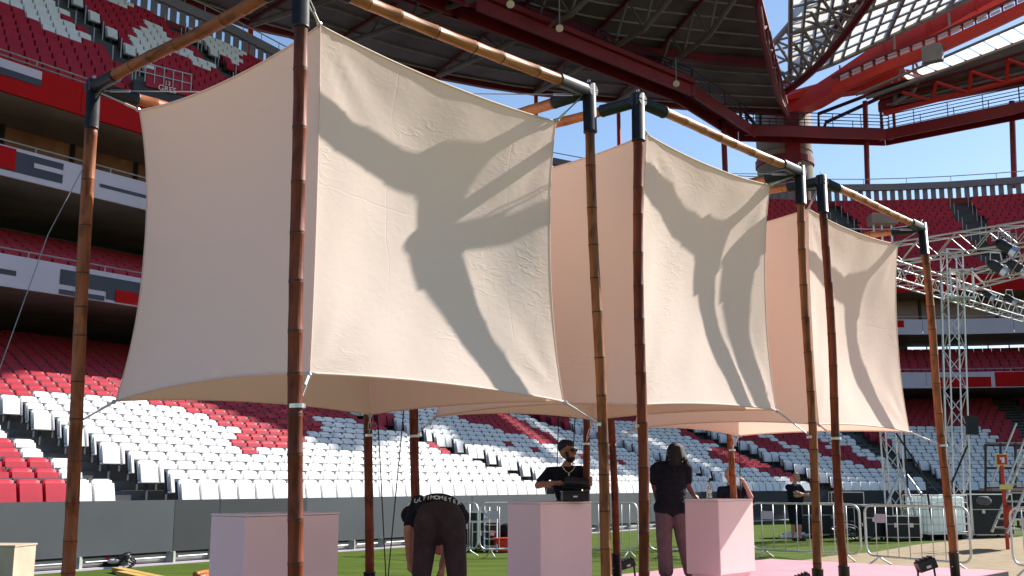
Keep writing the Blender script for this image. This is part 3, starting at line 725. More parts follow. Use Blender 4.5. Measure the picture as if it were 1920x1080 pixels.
# ------------------------------------------------------------------ roof
def zrear(s): return lerp(s, [20, 27, 33, 40], [25.8, 26.3, 27.4, 28.6])
def zroof(s, q): return zrear(s)+(26-q)*.19
_pl = [(20.9, 78), (20.2, 76.2), (14.6, 61.0), (14.2, 57.5), (20, 53), (23.5, 47), (25, 41)]  # last points bend outwards unseen, added so the roof shades the left decks
_el = [sq_of(_pl[i][0]+(_pl[i+1][0]-_pl[i][0])*k/10, _pl[i][1]+(_pl[i+1][1]-_pl[i][1])*k/10) for i in range(6) for k in range(10)]
_el.sort(key=lambda e: e[1])
def send(q): return lerp(q, [e[1] for e in _el], [e[0] for e in _el])
roof = thing('stand_roof', 'dark stand roof hung on trusses above the left stand', 'roof', S(20, 26, 0))
NQ = 17; qs = [26-33*i/NQ for i in range(NQ+1)]
cols = 30
for lay, dz, m in ((0, 0, 'roof_deck'), (1, .3, 'roof_deck')):
    mb = MB(); mb.grid([[S(-16+(send(q)+16)*c/cols, q, zroof(-16+(send(q)+16)*c/cols, q)+dz) for q in qs] for c in range(cols+1)]); mb.build('roof_deck', m, roof)
for q in np.arange(2.5, 26, 1.45):
    pts = [S(t, q, zroof(t, q)-.12) for t in srange(-2, send(q), 2.0)]
    mb = MB(); mb.tube(pts, .07, 4); mb.build('purlin', 'purlin', roof)
mb = MB()
pts = [S(t, 26.1, zroof(t, 26)) for t in srange(-6, send(26), 1.5)]
for p, q in zip(pts[:-1], pts[1:]): mb.beam(p, q, .35, .75)
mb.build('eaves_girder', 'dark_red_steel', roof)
mb = MB(); mb.tube([S(t, 26.35, zroof(t, 26)+.15) for t in srange(-6, send(26), 1.5)], .05, 5); mb.build('gutter_rail', 'purlin', roof)
for s in (10, 15.5, 21, 26.5, 31, 34.2, 37.2, 39.7):
    def tp_(q): return Vector(S(s, q, zroof(s, q)-.2))
    def bt(q): return Vector(S(s, q, zroof(s, q)-lerp(q, [3, 13, 25.6], [1.0, 3.0, .5])))
    ks = [25.6, 22.5, 19.4, 16.3, 13.2, 10, 6.5, 3]
    mb = MB(); mb.tube([bt(q) for q in ks], .16, 8); mb.build('bottom_chord', 'roof_steel', roof)
    mb = MB(); mb.tube([tp_(q) for q in ks], .13, 6); mb.build('top_chord', 'dark_red_steel', roof)
    for q0, q1 in zip(ks[:-1], ks[1:]):
        qm = (q0+q1)/2; rod(bt(q0), tp_(qm), .075, 'roof_steel', roof, 'web_strut', 6); rod(tp_(qm), bt(q1), .075, 'roof_steel', roof, 'web_strut', 6)
    p = bt(25.6); base = Vector((p.x, p.y, 12))
    rod(base, p, .14, 'red_steel', roof, 'roof_column', 10)
# two long red ribs under the deck
for q, w in ((19.5, .5), (8.5, .6)):
    mb = MB(); pts = [S(t, q, zroof(t, q)-.45) for t in srange(-4, send(q), 2)]
    for p_, q_ in zip(pts[:-1], pts[1:]): mb.beam(p_, q_, w, .55)
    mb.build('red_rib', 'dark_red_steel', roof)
# red end truss of the left roof
for q0, q1 in zip([26, 23.5, 21, 18.5, 16, 13.5, 11, 8.5, 6], [23.5, 21, 18.5, 16, 13.5, 11, 8.5, 6, 3.5]):
    A_ = Vector(S(send(q0), q0, zroof(send(q0), q0))); B_ = Vector(S(send(q1), q1, zroof(send(q1), q1))); dn = Vector((0, 0, -2.2))
    lo = lerp(q0, [20, 26], [1, .25]); lo1 = lerp(q1, [20, 26], [1, .25])
    rod(A_, B_, .2, 'shaded_red_steel', roof, 'end_chord', 6); rod(A_+dn*lo, B_+dn*lo1, .2, 'shaded_red_steel', roof, 'end_chord', 6)
    rod(A_, B_+dn*lo1, .1, 'shaded_red_steel', roof, 'end_web', 6); rod(A_+dn*lo, B_, .08, 'grey_steel', roof, 'end_web', 6); rod(A_, A_+dn*lo, .1, 'shaded_red_steel', roof, 'end_web', 6)

# round pale lamps under the roof
for px, py, Y, lab in ((957, 8, 47, 'pale round lamp highest under the dark roof'), (1049, 53, 50, 'pale round lamp in the middle under the dark roof'), (1268, 157, 60, 'pale round lamp lowest, near the red walkway')):
    p = at(px, py, Y); l = thing('round_lamp', lab, 'lamp', p, 'round lamps under the roof'); d = (Vector((0, 0, CAMZ))-p).normalized()
    mb = MB(); mb.tube([p, p+d*.12, p+d*.2], [.16, .19, .17], 20); mb.build('lamp_face', 'lamp_cream', l)
    mb = MB(); mb.tube([p-d*.3, p], [.1, .17], 14); mb.build('lamp_housing', 'black_satin', l)
    rod(p-d*.3, p-d*.3+Vector((0, 0, 1.6)), .04, 'roof_steel', l, 'hanger', 6)

# red service walkway with railings
WK = [(-30.2, 28.1), (-16.4, 41.3), (-2.6, 54.5), (11.2, 67.7), (17, 76), (27.6, 77), (35, 71), (46, 61.5), (57, 52)]
def wz(x): return 27.0
wk = thing('service_walkway', 'red service walkway with dark railings wrapping round the concrete pylon', 'walkway', (17, 76, 0))
P3 = [Vector((x, y, 27.0)) for x, y in WK]
for p, q in zip(P3[:-1], P3[1:]):
    d = (q-p).normalized(); nrm = Vector((d.y, -d.x, 0)); e = d*.25
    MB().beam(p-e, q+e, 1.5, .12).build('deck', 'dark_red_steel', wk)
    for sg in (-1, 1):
        MB().beam(p+nrm*.7*sg-e-Vector((0, 0, .35)), q+nrm*.7*sg+e-Vector((0, 0, .35)), .14, .8).build('side_girder', 'shaded_red_steel', wk)
        for h in (.35, .6, .85, 1.1): rod(p+nrm*.72*sg+Vector((0, 0, h)), q+nrm*.72*sg+Vector((0, 0, h)), .028 if h < 1 else .04, 'navy_pipe', wk, 'rail', 6)
        L = (q-p).length; k = int(L/2.1)
        for j in range(k+1): c = p+d*(L*j/k)+nrm*.72*sg; rod(c, c+Vector((0, 0, 1.1)), .03, 'navy_pipe', wk, 'rail_post', 6)
for (p, q) in zip(P3[:3], P3[1:4]):      # deep girder carrying the left run
    d = (q-p).normalized(); nrm = Vector((d.y, -d.x, 0))
    MB().beam(p-nrm*1.6+Vector((0, 0, 1.9)), q-nrm*1.6+Vector((0, 0, 1.9)), .35, 2.2).build('deep_girder', 'dark_red_steel', wk)
    MB().beam(p+nrm*.9+Vector((0, 0, .15)), q+nrm*.9+Vector((0, 0, .15)), .3, .3).build('red_chord', 'shaded_red_steel', wk)
for px, y0, y1, Y in ((1360, 200, 330, 74), (1627, 190, 356, 77), (1902, 190, 352, 72.5), (1402, 190, 245, 76), (1655, 190, 250, 77), (1390, 150, 245, 76), (1678, 170, 250, 76.5)):
    rod(at(px, y1, Y), at(px-(y1-y0)*.0 - 5, y0, Y), (.2 if y1 > 300 else .12), 'shaded_red_steel', wk, 'column', 10)

# concrete pylon
py = thing('concrete_pylon', 'round brown concrete pylon with a red strip behind the walkway', 'pylon', (20.9, 80.2, 0))
mb = MB(); mb.tube([(20.9, 80.2, z) for z in (0, 10, 20, 24, 27, 29.7)], 2.08, 40); o = mb.build('shaft', 'pylon_concrete', py, True)
mb = MB(); mb.box((20.9+.15, 78.22, 26.6), (1.05, .5, 6.0), R(-14)); mb.build('red_strip', 'dark_red_steel', py)
for z in (21.5, 24.0, 26.3): mb = MB(); mb.tube([(20.9+2.1*math.cos(t), 80.2+2.1*math.sin(t), z) for t in np.linspace(0, 6.283, 33)], .02, 5, False); mb.build('pour_joint', 'concrete_dark', py)
MB().tube([(20.9, 80.2, 25.3), (20.9, 80.2, 25.8)], 2.2, 40).build('red_collar', 'dark_red_steel', py)
for dx in (-.6, -.2, .5, .8): rod((20.9+dx, 79.2, 29.7), (20.9+dx, 79.2, 31.8), .05, 'dark_red_steel', py, 'hoop_post', 6)
rod((21.4, 79.2, 31.8), (21.7, 79.2, 31.8), .05, 'dark_red_steel', py, 'hoop_post', 6)
for sx, ex in ((1, 5.6), (-1, -3.4)):
    for k in (0, .55):
        mb = MB(); mb.tube([(20.9+sx*2.2, 78.4, 26.9-k*0), (20.9+sx*2.2+k*sx, 78.2, 28.9-k*1.2), (20.9+ex+sx*1.5, 76.4, 30.4-k*.9)], .14, 8); mb.build('drain_pipe', 'navy_pipe', py)

# main red arch
arch = thing('red_arch', 'thick red steel arch springing from the pylon to the upper right', 'arch', (20.9, 79, 29))
D2 = Vector((.82, -.57, 0)).normalized()
def arch_pt(t, off=0): 
    p = Vector((20.4, 79.0, 0))+D2*t; z = lerp(t, [0, 2.5, 4.5, 6.6, 8.1, 9.7, 11.6, 13.4, 15.2, 16.9, 25], [29.1, 29.7, 30.5, 31.4, 32.1, 32.6, 33.2, 33.9, 34.5, 35.1, 37.5]); return Vector((p.x, p.y, z+off))
mb = MB(); ts = [0, 1.5, 3, 4.5, 6, 8, 10, 12, 14, 16, 19, 22, 25]
rows = []
for t in ts:
    p = arch_pt(t); h = lerp(t, [0, 3, 7], [.4, .65, .78]); nrm = Vector((D2.y, -D2.x, 0))
    rows.append([p+nrm*.8+Vector((0, 0, -h)), p+nrm*.8+Vector((0, 0, h)), p-nrm*.8+Vector((0, 0, h)), p-nrm*.8+Vector((0, 0, -h)), p+nrm*.8+Vector((0, 0, -h))])
mb.grid(rows); mb.build('arch_box', 'red_steel', arch)
for t in (5, 8.2, 11.4, 14.6):
    p = arch_pt(t); nrm = Vector((D2.y, -D2.x, 0)); MB().beam(p+nrm*.85+Vector((0, 0, -.95)), p+nrm*.85+Vector((0, 0, .95)), .12, .06).build('stiffener', 'red_steel', arch)
# broad red cross-head where the arches meet on the pylon
mb = MB(); mb.add([(19.6, 77.4, 29.6), (21.6, 77.2, 29.8), (27.5, 75.0, 29.9), (30.5, 73.2, 30.0), (27.6, 74.6, 31.2), (23.4, 76.6, 30.9), (20.4, 77.8, 30.4)], [(0, 1, 5, 6), (1, 2, 4, 5), (2, 3, 4)])
mb.v += [(x+.6, y+.9, z) for x, y, z in mb.v[:7]]; mb.f += [(13, 12, 8, 7), (12, 11, 9, 8), (11, 10, 9), (0, 7, 8, 1), (1, 8, 9, 2), (2, 9, 10, 3), (3, 10, 11, 4), (4, 11, 12, 5), (5, 12, 13, 6), (6, 13, 7, 0)]
mb.build('cross_head', 'red_steel', arch)
mb = MB(); mb.beam((19.6, 77.6, 29.8), (15.2, 74.0, 30.1), .9, 1.0); mb.build('cross_head', 'red_steel', arch)

# gantry below the arch and the far roof behind it
gan = thing('roof_gantry', 'red gantry girder with pale panels below the arch', 'gantry', (24, 73, 29))
def gp_(t, dz=0): p = Vector((23.4, 73.8, 0))+D2*t; return Vector((p.x, p.y, lerp(t, [-.1, 3, 6.6, 10.1, 13.4, 25], [29.2, 30.0, 30.6, 31.5, 32.4, 35.5])+dz))
for t0_, t1_ in ((-.5, 3), (3, 6.6), (6.6, 10.1), (10.1, 13.4), (13.4, 20)):
    MB().beam(gp_(t0_), gp_(t1_), .5, .7).build('lower_beam', 'red_steel', gan); MB().beam(gp_(t0_, .95), gp_(t1_, .95), .3, .16).build('upper_beam', 'dark_red_steel', gan)
for j in range(23):
    t = j*.85; rod(gp_(t, .3), gp_(t, .9), .06, 'dark_red_steel', gan, 'gantry_post', 6)
    mb = MB(); c0, c1 = gp_(t+.12, .5), gp_(t+.73, .5); nn = Vector((D2.y, -D2.x, 0))*.1
    for dz0, dz1 in ((-.02, .17), (.24, .4)):
        mb = MB(); mb.beam(c0+nn+Vector((0, 0, (dz0+dz1)/2)), c1+nn+Vector((0, 0, (dz0+dz1)/2)), .03, dz1-dz0); mb.build('pale_panel', 'fascia_white', gan)
for t in (4.0, 7.7, 11.4, 15):
    rod(gp_(t, .8), gp_(t, .8)+Vector((0, 0, 1.3)), .09, 'grey_steel', gan, 'hanger_post', 8)
bevel(MB().box(gp_(6.6)+Vector((-.35, -.5, -.5)), (1.3, .6, 1.2), R(-35)).build('junction_box', 'grey_steel', gan), .05)
# bowed lattice bracket
bk = [at(1678, 192, 74), at(1712, 172, 73), at(1728, 140, 72), at(1738, 100, 71.5)]
bt_ = [at(1672, 150, 74), at(1690, 120, 73), at(1712, 108, 72), at(1738, 98, 71.5)]
mb = MB(); mb.tube(bk, .16, 8); mb.build('bracket_chord', 'grey_steel', gan)
for p in range(4):
    rod(bk[p], bt_[min(p+0, 3)], .1, 'grey_steel', gan, 'bracket_web', 6) if p < 3 else None
    if p < 3: rod(bk[p], bt_[p+1], .08, 'grey_steel', gan, 'bracket_web', 6)

froof = thing('far_roof', 'dark far stand roof with red trusses at the right edge', 'roof', (36, 70, 0))
def fr_pt(t, w): # w 0 at gantry, 1 at the eaves
    g = gp_(t, -.75); e = Vector((27.0, 76.3, 28.6))+D2*(t*1.15)+Vector((0, 0, .0)); e.z = 28.7
    return g+(e-g)*w
for dz, m in ((0, 'roof_deck'), (.25, 'roof_deck')):
    mb = MB(); mb.grid([[fr_pt(t, w)+Vector((0, 0, dz)) for w in np.linspace(.30, 1, 6)] for t in np.linspace(1, 20, 14)]); mb.build('roof_deck', m, froof)
for j, t in enumerate(np.linspace(4, 19, 17)):
    a_, b_ = fr_pt(t, .03), fr_pt(t+.78, .27)
    mb = MB(); c_ = fr_pt(t, .06); mb.add([fr_pt(t, .05), fr_pt(t+.8, .05), fr_pt(t+.8, .28), fr_pt(t, .28)], [(0, 1, 2, 3)]); mb.build('roof_light', 'pane', froof)
for w, r_, m in ((.04, .1, 'grey_steel'), (.29, .14, 'grey_steel'), (.45, .1, 'dark_red_steel'), (.62, .13, 'dark_red_steel'), (.8, .1, 'purlin'), (.9, .06, 'purlin')):
    rod(fr_pt(1, w)-Vector((0, 0, .15)), fr_pt(20, w)-Vector((0, 0, .15)), r_, m, froof, 'purlin', 6)
MB().beam(fr_pt(0, 1), fr_pt(20, 1), .4, .7).build('eaves_girder', 'dark_red_steel', froof)
for k in range(8):         # red lattice below the far deck
    t = 3+k*2.2
    p0, p1, p2 = fr_pt(t, .42)-Vector((0, 0, .3)), fr_pt(t+1.1, .70)-Vector((0, 0, .9)), fr_pt(t+2.2, .42)-Vector((0, 0, .3))
    rod(p0, p1, .13, 'red_steel', froof, 'lattice_strut', 6); rod(p1, p2, .13, 'red_steel', froof, 'lattice_strut', 6)
rod(fr_pt(1, .70)-Vector((0, 0, .9)), fr_pt(20, .70)-Vector((0, 0, .9)), .2, 'red_steel', froof, 'lattice_chord', 6)

# translucent pane roof between the two roofs
prf = thing('pane_roof', 'pale translucent pane roof with grey glazing bars at the top right', 'roof', (24, 65, 0))
cA, cB, cC, cD = Vector((19.8, 73.5, 29.9)), Vector((23.4, 74.4, 31.5)), Vector((35.2, 66.2, 35.3)), Vector((15.5, 55.5, 32.6))
cE = Vector((36, 56, 36.2))
def pr(u, v):   # u along arch edge, v inward
    o_ = cA.lerp(cB, min(1, u*4)) if u < .25 else cB.lerp(cC, (u-.25)/.75)
    i_ = cD.lerp(cE, u); return o_.lerp(i_, v)
NU_, NV_ = 18, 12
for i in range(NU_):
    for j in range(NV_):
        u0, u1, v0, v1 = (i+.06)/NU_, (i+.94)/NU_, (j+.05)/NV_, (j+.95)/NV_
        MB().add([pr(u0, v0), pr(u1, v0), pr(u1, v1), pr(u0, v1)], [(0, 1, 2, 3)]).build('pane', 'pane', prf)
for i in range(NU_+1):
    mb = MB(); pts = [pr(i/NU_, j/NV_) for j in range(NV_+1)]; mb.tube(pts, .09 if i % 4 else .16, 6); mb.build('glazing_bar', 'grey_steel', prf)
for j in range(NV_+1):
    mb = MB(); pts = [pr(i/NU_, j/NV_)-Vector((0, 0, .1)) for i in range(NU_+1)]; mb.tube(pts, .08 if j % 4 else .17, 6); mb.build('glazing_bar', 'grey_steel', prf)
# lattice girder running in from the pylon
lg = thing('lattice_girder', 'grey and dark red lattice girder reaching up from the pylon', 'girder', (19.5, 77, 28))
g0, g1 = Vector((19.3, 76.6, 29.7)), Vector((22.6, 59.5, 31.4))
bend_ = lambda k: g0.lerp(g1, k)+Vector((0, 0, -1.3*math.sin(math.pi*min(1, k*1.1))**.8*(1-k*.3)))
off = Vector((-2.4, 0, .9))
up_ = lambda k: g0.lerp(g1, k)+off*min(1, k*3.5)+Vector((0, 0, .2))
up2 = lambda k: g0.lerp(g1, k)+Vector((1.0, 0, 1.3))*min(1, k*3.5)
ks = [i/11 for i in range(12)]
mb = MB(); mb.tube([bend_(k) for k in ks], .26, 8); mb.build('lower_chord', 'dark_red_steel', lg)
mb = MB(); mb.tube([up_(k) for k in ks], .2, 8); mb.build('upper_chord', 'roof_steel', lg)
mb = MB(); mb.tube([up2(k) for k in ks], .2, 8); mb.build('upper_chord', 'dark_red_steel', lg)
for k0, k1 in zip(ks[:-1], ks[1:]):
    rod(bend_(k0), up_(k1), .11, 'grey_steel', lg, 'web_strut', 6); rod(up_(k0), bend_(k1), .09, 'roof_steel', lg, 'web_strut', 6); rod(bend_(k0), up2(k1), .11, 'grey_steel', lg, 'web_strut', 6); rod(up_(k0), up2(k1), .09, 'roof_steel', lg, 'web_strut', 6)
#STAGE3
# ------------------------------------------------------------------ crowd barriers
def barrier_meshes():
    fr = MB(); w, z0, z1, r = 1.1, .17, 1.1, .16
    pts = []
    for cx, cz, a0 in ((w-r, z1-r, 0), (-w+r, z1-r, 90), (-w+r, z0+r, 180), (w-r, z0+r, 270)):
        pts += [Vector((cx+r*math.cos(R(a0+t)), 0, cz+r*math.sin(R(a0+t)))) for t in (0, 22.5, 45, 67.5, 90)]
    fr.tube(pts+[pts[0]], .021, 8, False)
    bar = MB(); bar.tube([(0, 0, z0), (0, 0, z1)], .0095, 6)
    ft = MB()
    for s in (-1, 1): ft.tube([(0, 0, z0), (0, s*.10, .10), (0, s*.30, .012)], .017, 6)
    pl = MB(); pl.box((0, -.015, .86), (.24, .012, .16))
    hk = MB(); hk.tube([(0, 0, .75), (.05, 0, .75), (.05, 0, .70)], .008, 5)
    return fr.mesh('frame', 'galv', True), bar.mesh('bar', 'galv', True), ft.mesh('foot', 'galv', True), pl.mesh('name_plate', 'fascia_white'), hk.mesh('hook', 'galv')
BM = barrier_meshes()
def barrier(p, q, lab):
    p, q = Vector(p), Vector(q); c = (p+q)/2; d = q-p; L = d.length
    t = thing('crowd_barrier', lab, 'barrier', (c.x, c.y, .012), 'galvanised crowd barriers in a line')
    t.rotation_euler = (0, 0, math.atan2(d.y, d.x)); t.scale = (L/2.2, 1, 1)
    def add(nm, me, loc):
        o = bpy.data.objects.new(nm, me); COL.objects.link(o); o.parent = t; o.location = loc
    add('frame', BM[0], (0, 0, 0))
    for k in range(8): add('bar', BM[1], (-1.1+2.2*(k+1)/9, 0, 0))
    for s in (-1, 1): add('foot', BM[2], (s*.82, 0, 0))
    add('name_plate', BM[3], (-.74, 0, 0)); add('hook', BM[4], (1.1, 0, 0))
def bp(px, D): r = ray(px, 1000); k = D/r.y; return (r.x*k, D, 0)
barrier(bp(764, 24.2), bp(896, 22.9), 'crowd barrier behind the man bending over, leftmost of the line')
barrier(bp(899, 22.8), bp(1063, 23.4), 'crowd barrier in front of the black flight case and red box')
barrier(bp(1066, 23.4), bp(1196, 22.6), 'crowd barrier just left of the standing man in plum trousers')
barrier(bp(1216, 22.6), bp(1404, 23.0), 'crowd barrier behind the standing man in plum trousers')
barrier(bp(1408, 23.0), bp(1613, 21.2), 'crowd barrier in front of the man with crossed arms')
barrier(bp(1623, 21.0), bp(1818, 18.9), 'crowd barrier in front of the white water tank')
barrier(bp(1896, 18.6), bp(2110, 17.0), 'crowd barrier cut off by the right edge, beside the metal stairs')

# ------------------------------------------------------------------ trusses
def truss(name, lab, p0, p1, w, cat='truss', seg=.55, upv=(0, 0, 1), m='aluminium', group='aluminium box trusses of the stage rig'):
    p0, p1 = Vector(p0), Vector(p1); d = p1-p0; L = d.length; z = d.normalized()
    upv = Vector(upv); x = upv.cross(z)
    if x.length < .01: x = Vector((1, 0, 0))
    x.normalize(); y = z.cross(x)
    t = thing(name, lab, cat, p0, group)
    cs = [x*sx*w/2+y*sy*w/2 for sx, sy in ((-1, -1), (1, -1), (1, 1), (-1, 1))]
    for c in cs: rod(p0+c, p1+c, .026, m, t, 'chord', 8)
    n = max(2, int(L/seg))
    for k in range(n):
        a, b = p0+z*(L*k/n), p0+z*(L*(k+1)/n)
        for f in range(4):
            c0, c1 = cs[f], cs[(f+1) % 4]
            if (k+f) % 2: c0, c1 = c1, c0
            rod(a+c0, b+c1, .013, m, t, 'brace', 5)
    for e in (p0, p1):
        for f in range(4): rod(e+cs[f], e+cs[(f+1) % 4], .02, m, t, 'end_bar', 5)
    return t
T1b = ground(1799, 985); T1b = bp(1800, 31); J = at(1795, 535, 31)
truss('truss_tower', 'tall aluminium truss tower rising behind the white water tank', (T1b[0], 31, .02), (J.x-.1, 31, at(1795, 470, 31).z), .46, upv=(0, 1, 0))
T2 = bp(1684, 31)
truss('truss_tower', 'aluminium truss tower under the right corner of the farthest canvas cube', (T2[0], 31, .02), (T2[0]-.1, 31, 7.4), .44, upv=(0, 1, 0))
truss('truss_beam', 'aluminium truss beam highest of the rig, rising to the right edge', at(1640, 482, 31.5), at(1960, 433, 27), .55)
truss('truss_beam', 'aluminium truss beam sloping down right through the tower head', at(1640, 500, 28.2), at(1960, 598, 38), .5)
truss('truss_beam', 'short aluminium truss beam from the tower head to the right edge', at(1812, 528, 31), at(1960, 487, 27.5), .45)
tb = thing('truss_junction', 'square aluminium sleeve block where the truss beams meet', 'truss block', J)
for dx in (-.32, .32):
    for dy in (-.32, .32): rod(J+Vector((dx, dy, -.45)), J+Vector((dx, dy, .45)), .03, 'aluminium', tb, 'corner_post', 8)
for dz in (-.4, .4):
    bevel(MB().box(J+Vector((0, 0, dz)), (.72, .72, .04)).build('plate', 'aluminium', tb), .01)
MB().box(at(1673, 395, 34), (1.2, .5, .35)).build('x', 'fascia_white') if False else None
bx = thing('hoist_head', 'pale square hoist block above the trusses, behind the top bamboo beam', 'hoist', at(1655, 420, 33))
bevel(MB().box(at(1655, 412, 33), (.85, .5, .32)).build('cover', 'soffit_pale', bx), .03)
for dx in (-.3, -.05, .25): rod(at(1655, 412, 33)+Vector((dx, 0, -.15)), at(1655, 412, 33)+Vector((dx, 0, -1.1)), .035, 'aluminium', bx, 'leg', 8)
for k, (px, py, Y, lab) in enumerate(((1884, 462, 27, 'stage lamp with silver snout hung highest on the rig'), (1868, 500, 29, 'stage lamp just left of the right edge'), (1905, 500, 28.5, 'stage lamp at the right edge under the truss'), (1852, 552, 33, 'small stage lamp on the sloping truss beam'), (1893, 560, 34, 'small stage lamp lowest on the sloping truss'))):
    p = at(px, py, Y); t = thing('stage_lamp', lab, 'stage lamp', p, 'stage lamps on the truss rig'); s = .8 if k > 2 else 1.1
    d = Vector((.55, -.3, -.5)).normalized()
    mb = MB(); mb.tube([p-d*.22*s, p-d*.1*s, p+d*.15*s, p+d*.28*s], [.08*s, .13*s, .12*s, .15*s], 14); mb.build('housing', 'black_plastic', t, True)
    mb = MB(); mb.tube([p+d*.16*s, p+d*.30*s], [.128*s, .162*s], 14, False); mb.build('snout', 'steel', t)
    for sg in (-1, 1): rod(p+Vector((.16*sg*s, 0, 0)), p+Vector((.12*sg*s, 0, .35*s)), .012, 'galv', t, 'yoke', 6)
    rod(p+Vector((-.13*s, 0, .35*s)), p+Vector((.13*s, 0, .35*s)), .014, 'galv', t, 'yoke', 6)
# braces and black straps of tower two
for k, (a, b, lab) in enumerate((((1690, 880), (1640, 1000), 'silver raking brace on the left of the truss tower'), ((1692, 885), (1722, 985), 'silver raking brace right of the truss tower foot'), ((1700, 890), (1730, 930), 'short silver brace beside the white tank'))):
    rb = rod(at(*a, 30.8), at(*b, 30.2), .035, 'galv', None, 'raking_brace', 8); tag(rb, lab, 'brace')
for a, b, Y, lab in (((1680, 812), (1735, 895), 30.5, 'black ratchet strap falling right from the truss tower'), ((1695, 815), (1702, 915), 30.6, 'black ratchet strap hanging straight beside the truss tower'), ((1735, 895), (1762, 925), 30.4, 'black strap end above the white tank'), ((1814, 835), (1785, 905), 30.3, 'black strap slanting left off the tall truss tower'), ((1735, 895), (1748, 985), 29.0, 'black strap crossing the white tank')):
    o = MB().beam(at(*a, Y), at(*b, Y), .07, .03).build('ratchet_strap', 'black_satin'); tag(o, lab, 'strap')
guy('thin chain hanging from the truss beam beside the tall tower', [at(1763, 525, 30), at(1768, 700, 30), at(1774, 880, 30)], 'wire', .012, 'chain', 'hanging_chain')
o = MB(); o.beam(at(1822, 780, 30.5), at(1823, 815, 30.5), .16, .3); tag(o.build('line_speaker', 'black_satin'), 'slim black speaker beside the tall truss tower', 'speaker')

# ------------------------------------------------------------------ water tank (IBC)
ic = ground(1768, 1012); ic = Vector((ic.x, ic.y+.4, .01)); ib = thing('water_tank', 'white plastic water tank in a grey wire cage on a pallet', 'tank', ic)
ry = R(14); MR_ = Matrix.Rotation(ry, 3, 'Z')
def il(x, y, z): return ic+MR_@Vector((x, y, z))
o = bevel(MB().box(il(0, 0, .66), (1.22, .98, .98), ry).build('bottle', 'ibc_white', ib), .09, 3)
mb = MB(); mb.tube([il(0, 0, 1.12), il(0, 0, 1.2)], .12, 16); mb.build('lid', 'black_plastic', ib)
for x in (-.5, 0, .5): MB().box(il(x, 0, .07), (.12, 1.0, .13), ry).build('pallet_skid', 'black_satin', ib)
MB().box(il(0, 0, .145), (1.28, 1.04, .02), ry).build('pallet_top', 'galv', ib)
hx, hy = .645, .525
for z in (.2, .4, .6, .8, .98, 1.18):
    for a, b in (((-hx, -hy), (hx, -hy)), ((hx, -hy), (hx, hy)), ((hx, hy), (-hx, hy)), ((-hx, hy), (-hx, -hy))): rod(il(*a, z), il(*b, z), .012, 'galv', ib, 'cage_bar', 6)
for k in range(8):
    x = -hx+2*hx*k/7
    for y in (-hy, hy): rod(il(x, y, .16), il(x, y, 1.18), .011, 'galv', ib, 'cage_bar', 6)
for k in range(1, 6):
    y = -hy+2*hy*k/6
    for x in (-hx, hx): rod(il(x, y, .16), il(x, y, 1.18), .011, 'galv', ib, 'cage_bar', 6)

# ------------------------------------------------------------------ equipment behind the barriers
def flight_case(c, size, rz, lab, body='black_satin', cat='flight case'):
    c = Vector(c); t = thing('flight_case', lab, cat, c); m = Matrix.Rotation(rz, 3, 'Z'); x, y, z = [s/2 for s in size]
    o = c+Vector((0, 0, z+.1))
    bevel(MB().box(o, size, rz).build('shell', body, t), .01)
    for sx in (-1, 1):
        for sy in (-1, 1):
            rod(o+m@Vector((sx*x, sy*y, -z)), o+m@Vector((sx*x, sy*y, z)), .016, 'aluminium', t, 'edge_trim', 6)
            mb = MB(); pc = c+m@Vector((sx*(x-.08), sy*(y-.08), .05)); mb.tube([pc-m@Vector((.02, 0, 0)), pc+m@Vector((.02, 0, 0))], .05, 10); mb.build('castor', 'black_plastic', t)
        for sz in (-1, 1): rod(o+m@Vector((sx*x, -y, sz*z)), o+m@Vector((sx*x, y, sz*z)), .016, 'aluminium', t, 'edge_trim', 6)
    for sy in (-1, 1):
        for sz in (-1, .25, 1): rod(o+m@Vector((-x, sy*(y+.002), sz*z)), o+m@Vector((x, sy*(y+.002), sz*z)), .014, 'aluminium', t, 'edge_trim', 6)
    for sx in (-.45, .45): MB().box(o+m@Vector((sx*x, -y-.012, .15*z)), (.09, .02, .11), rz).build('latch', 'steel', t)
    return t
flight_case(bp(907, 25.2), (.62, .6, .55), .2, 'black flight case seen through the barrier beside the red box')
flight_case(bp(890, 25.9), (.5, .5, .75), -.1, 'tall black flight case just right of the bending man')
rbx = thing('red_box', 'red plastic crate on the grass behind the barrier', 'crate', bp(948, 24.8))
bevel(MB().box(Vector(bp(948, 24.8))+Vector((0, 0, .15)), (.5, .4, .28), .15).build('tub', 'orange_box', rbx), .03); MB().box(Vector(bp(948, 24.8))+Vector((0, 0, .305)), (.54, .44, .03), .15).build('rim', 'orange_box', rbx)
bag = MB(); bag.ell(Vector(bp(950, 25.2))+Vector((0, 0, .42)), (.22, .2, .2)); bag.ell(Vector(bp(944, 25.2))+Vector((0, 0, .36)), (.16, .15, .14)); tag(bag.build('black_bag', 'black_cloth', None, True), 'black bag slumped behind the red crate', 'bag')
lad = thing('step_ladder', 'small aluminium ladder leaning behind the left barrier', 'ladder', bp(920, 24.6))
for dx in (-.14, .14): rod(Vector(bp(920, 24.5))+Vector((dx, 0, .02)), Vector(bp(920, 25.0))+Vector((dx, 0, 1.0)), .02, 'aluminium', lad, 'rail', 6)
for k in range(6): z = .15+k*.15; y = 24.5+.5*(z-.02); rod(Vector(bp(920, y))+Vector((-.14, 0, z)), Vector(bp(920, y))+Vector((.14, 0, z)), .014, 'aluminium', lad, 'rung', 6)
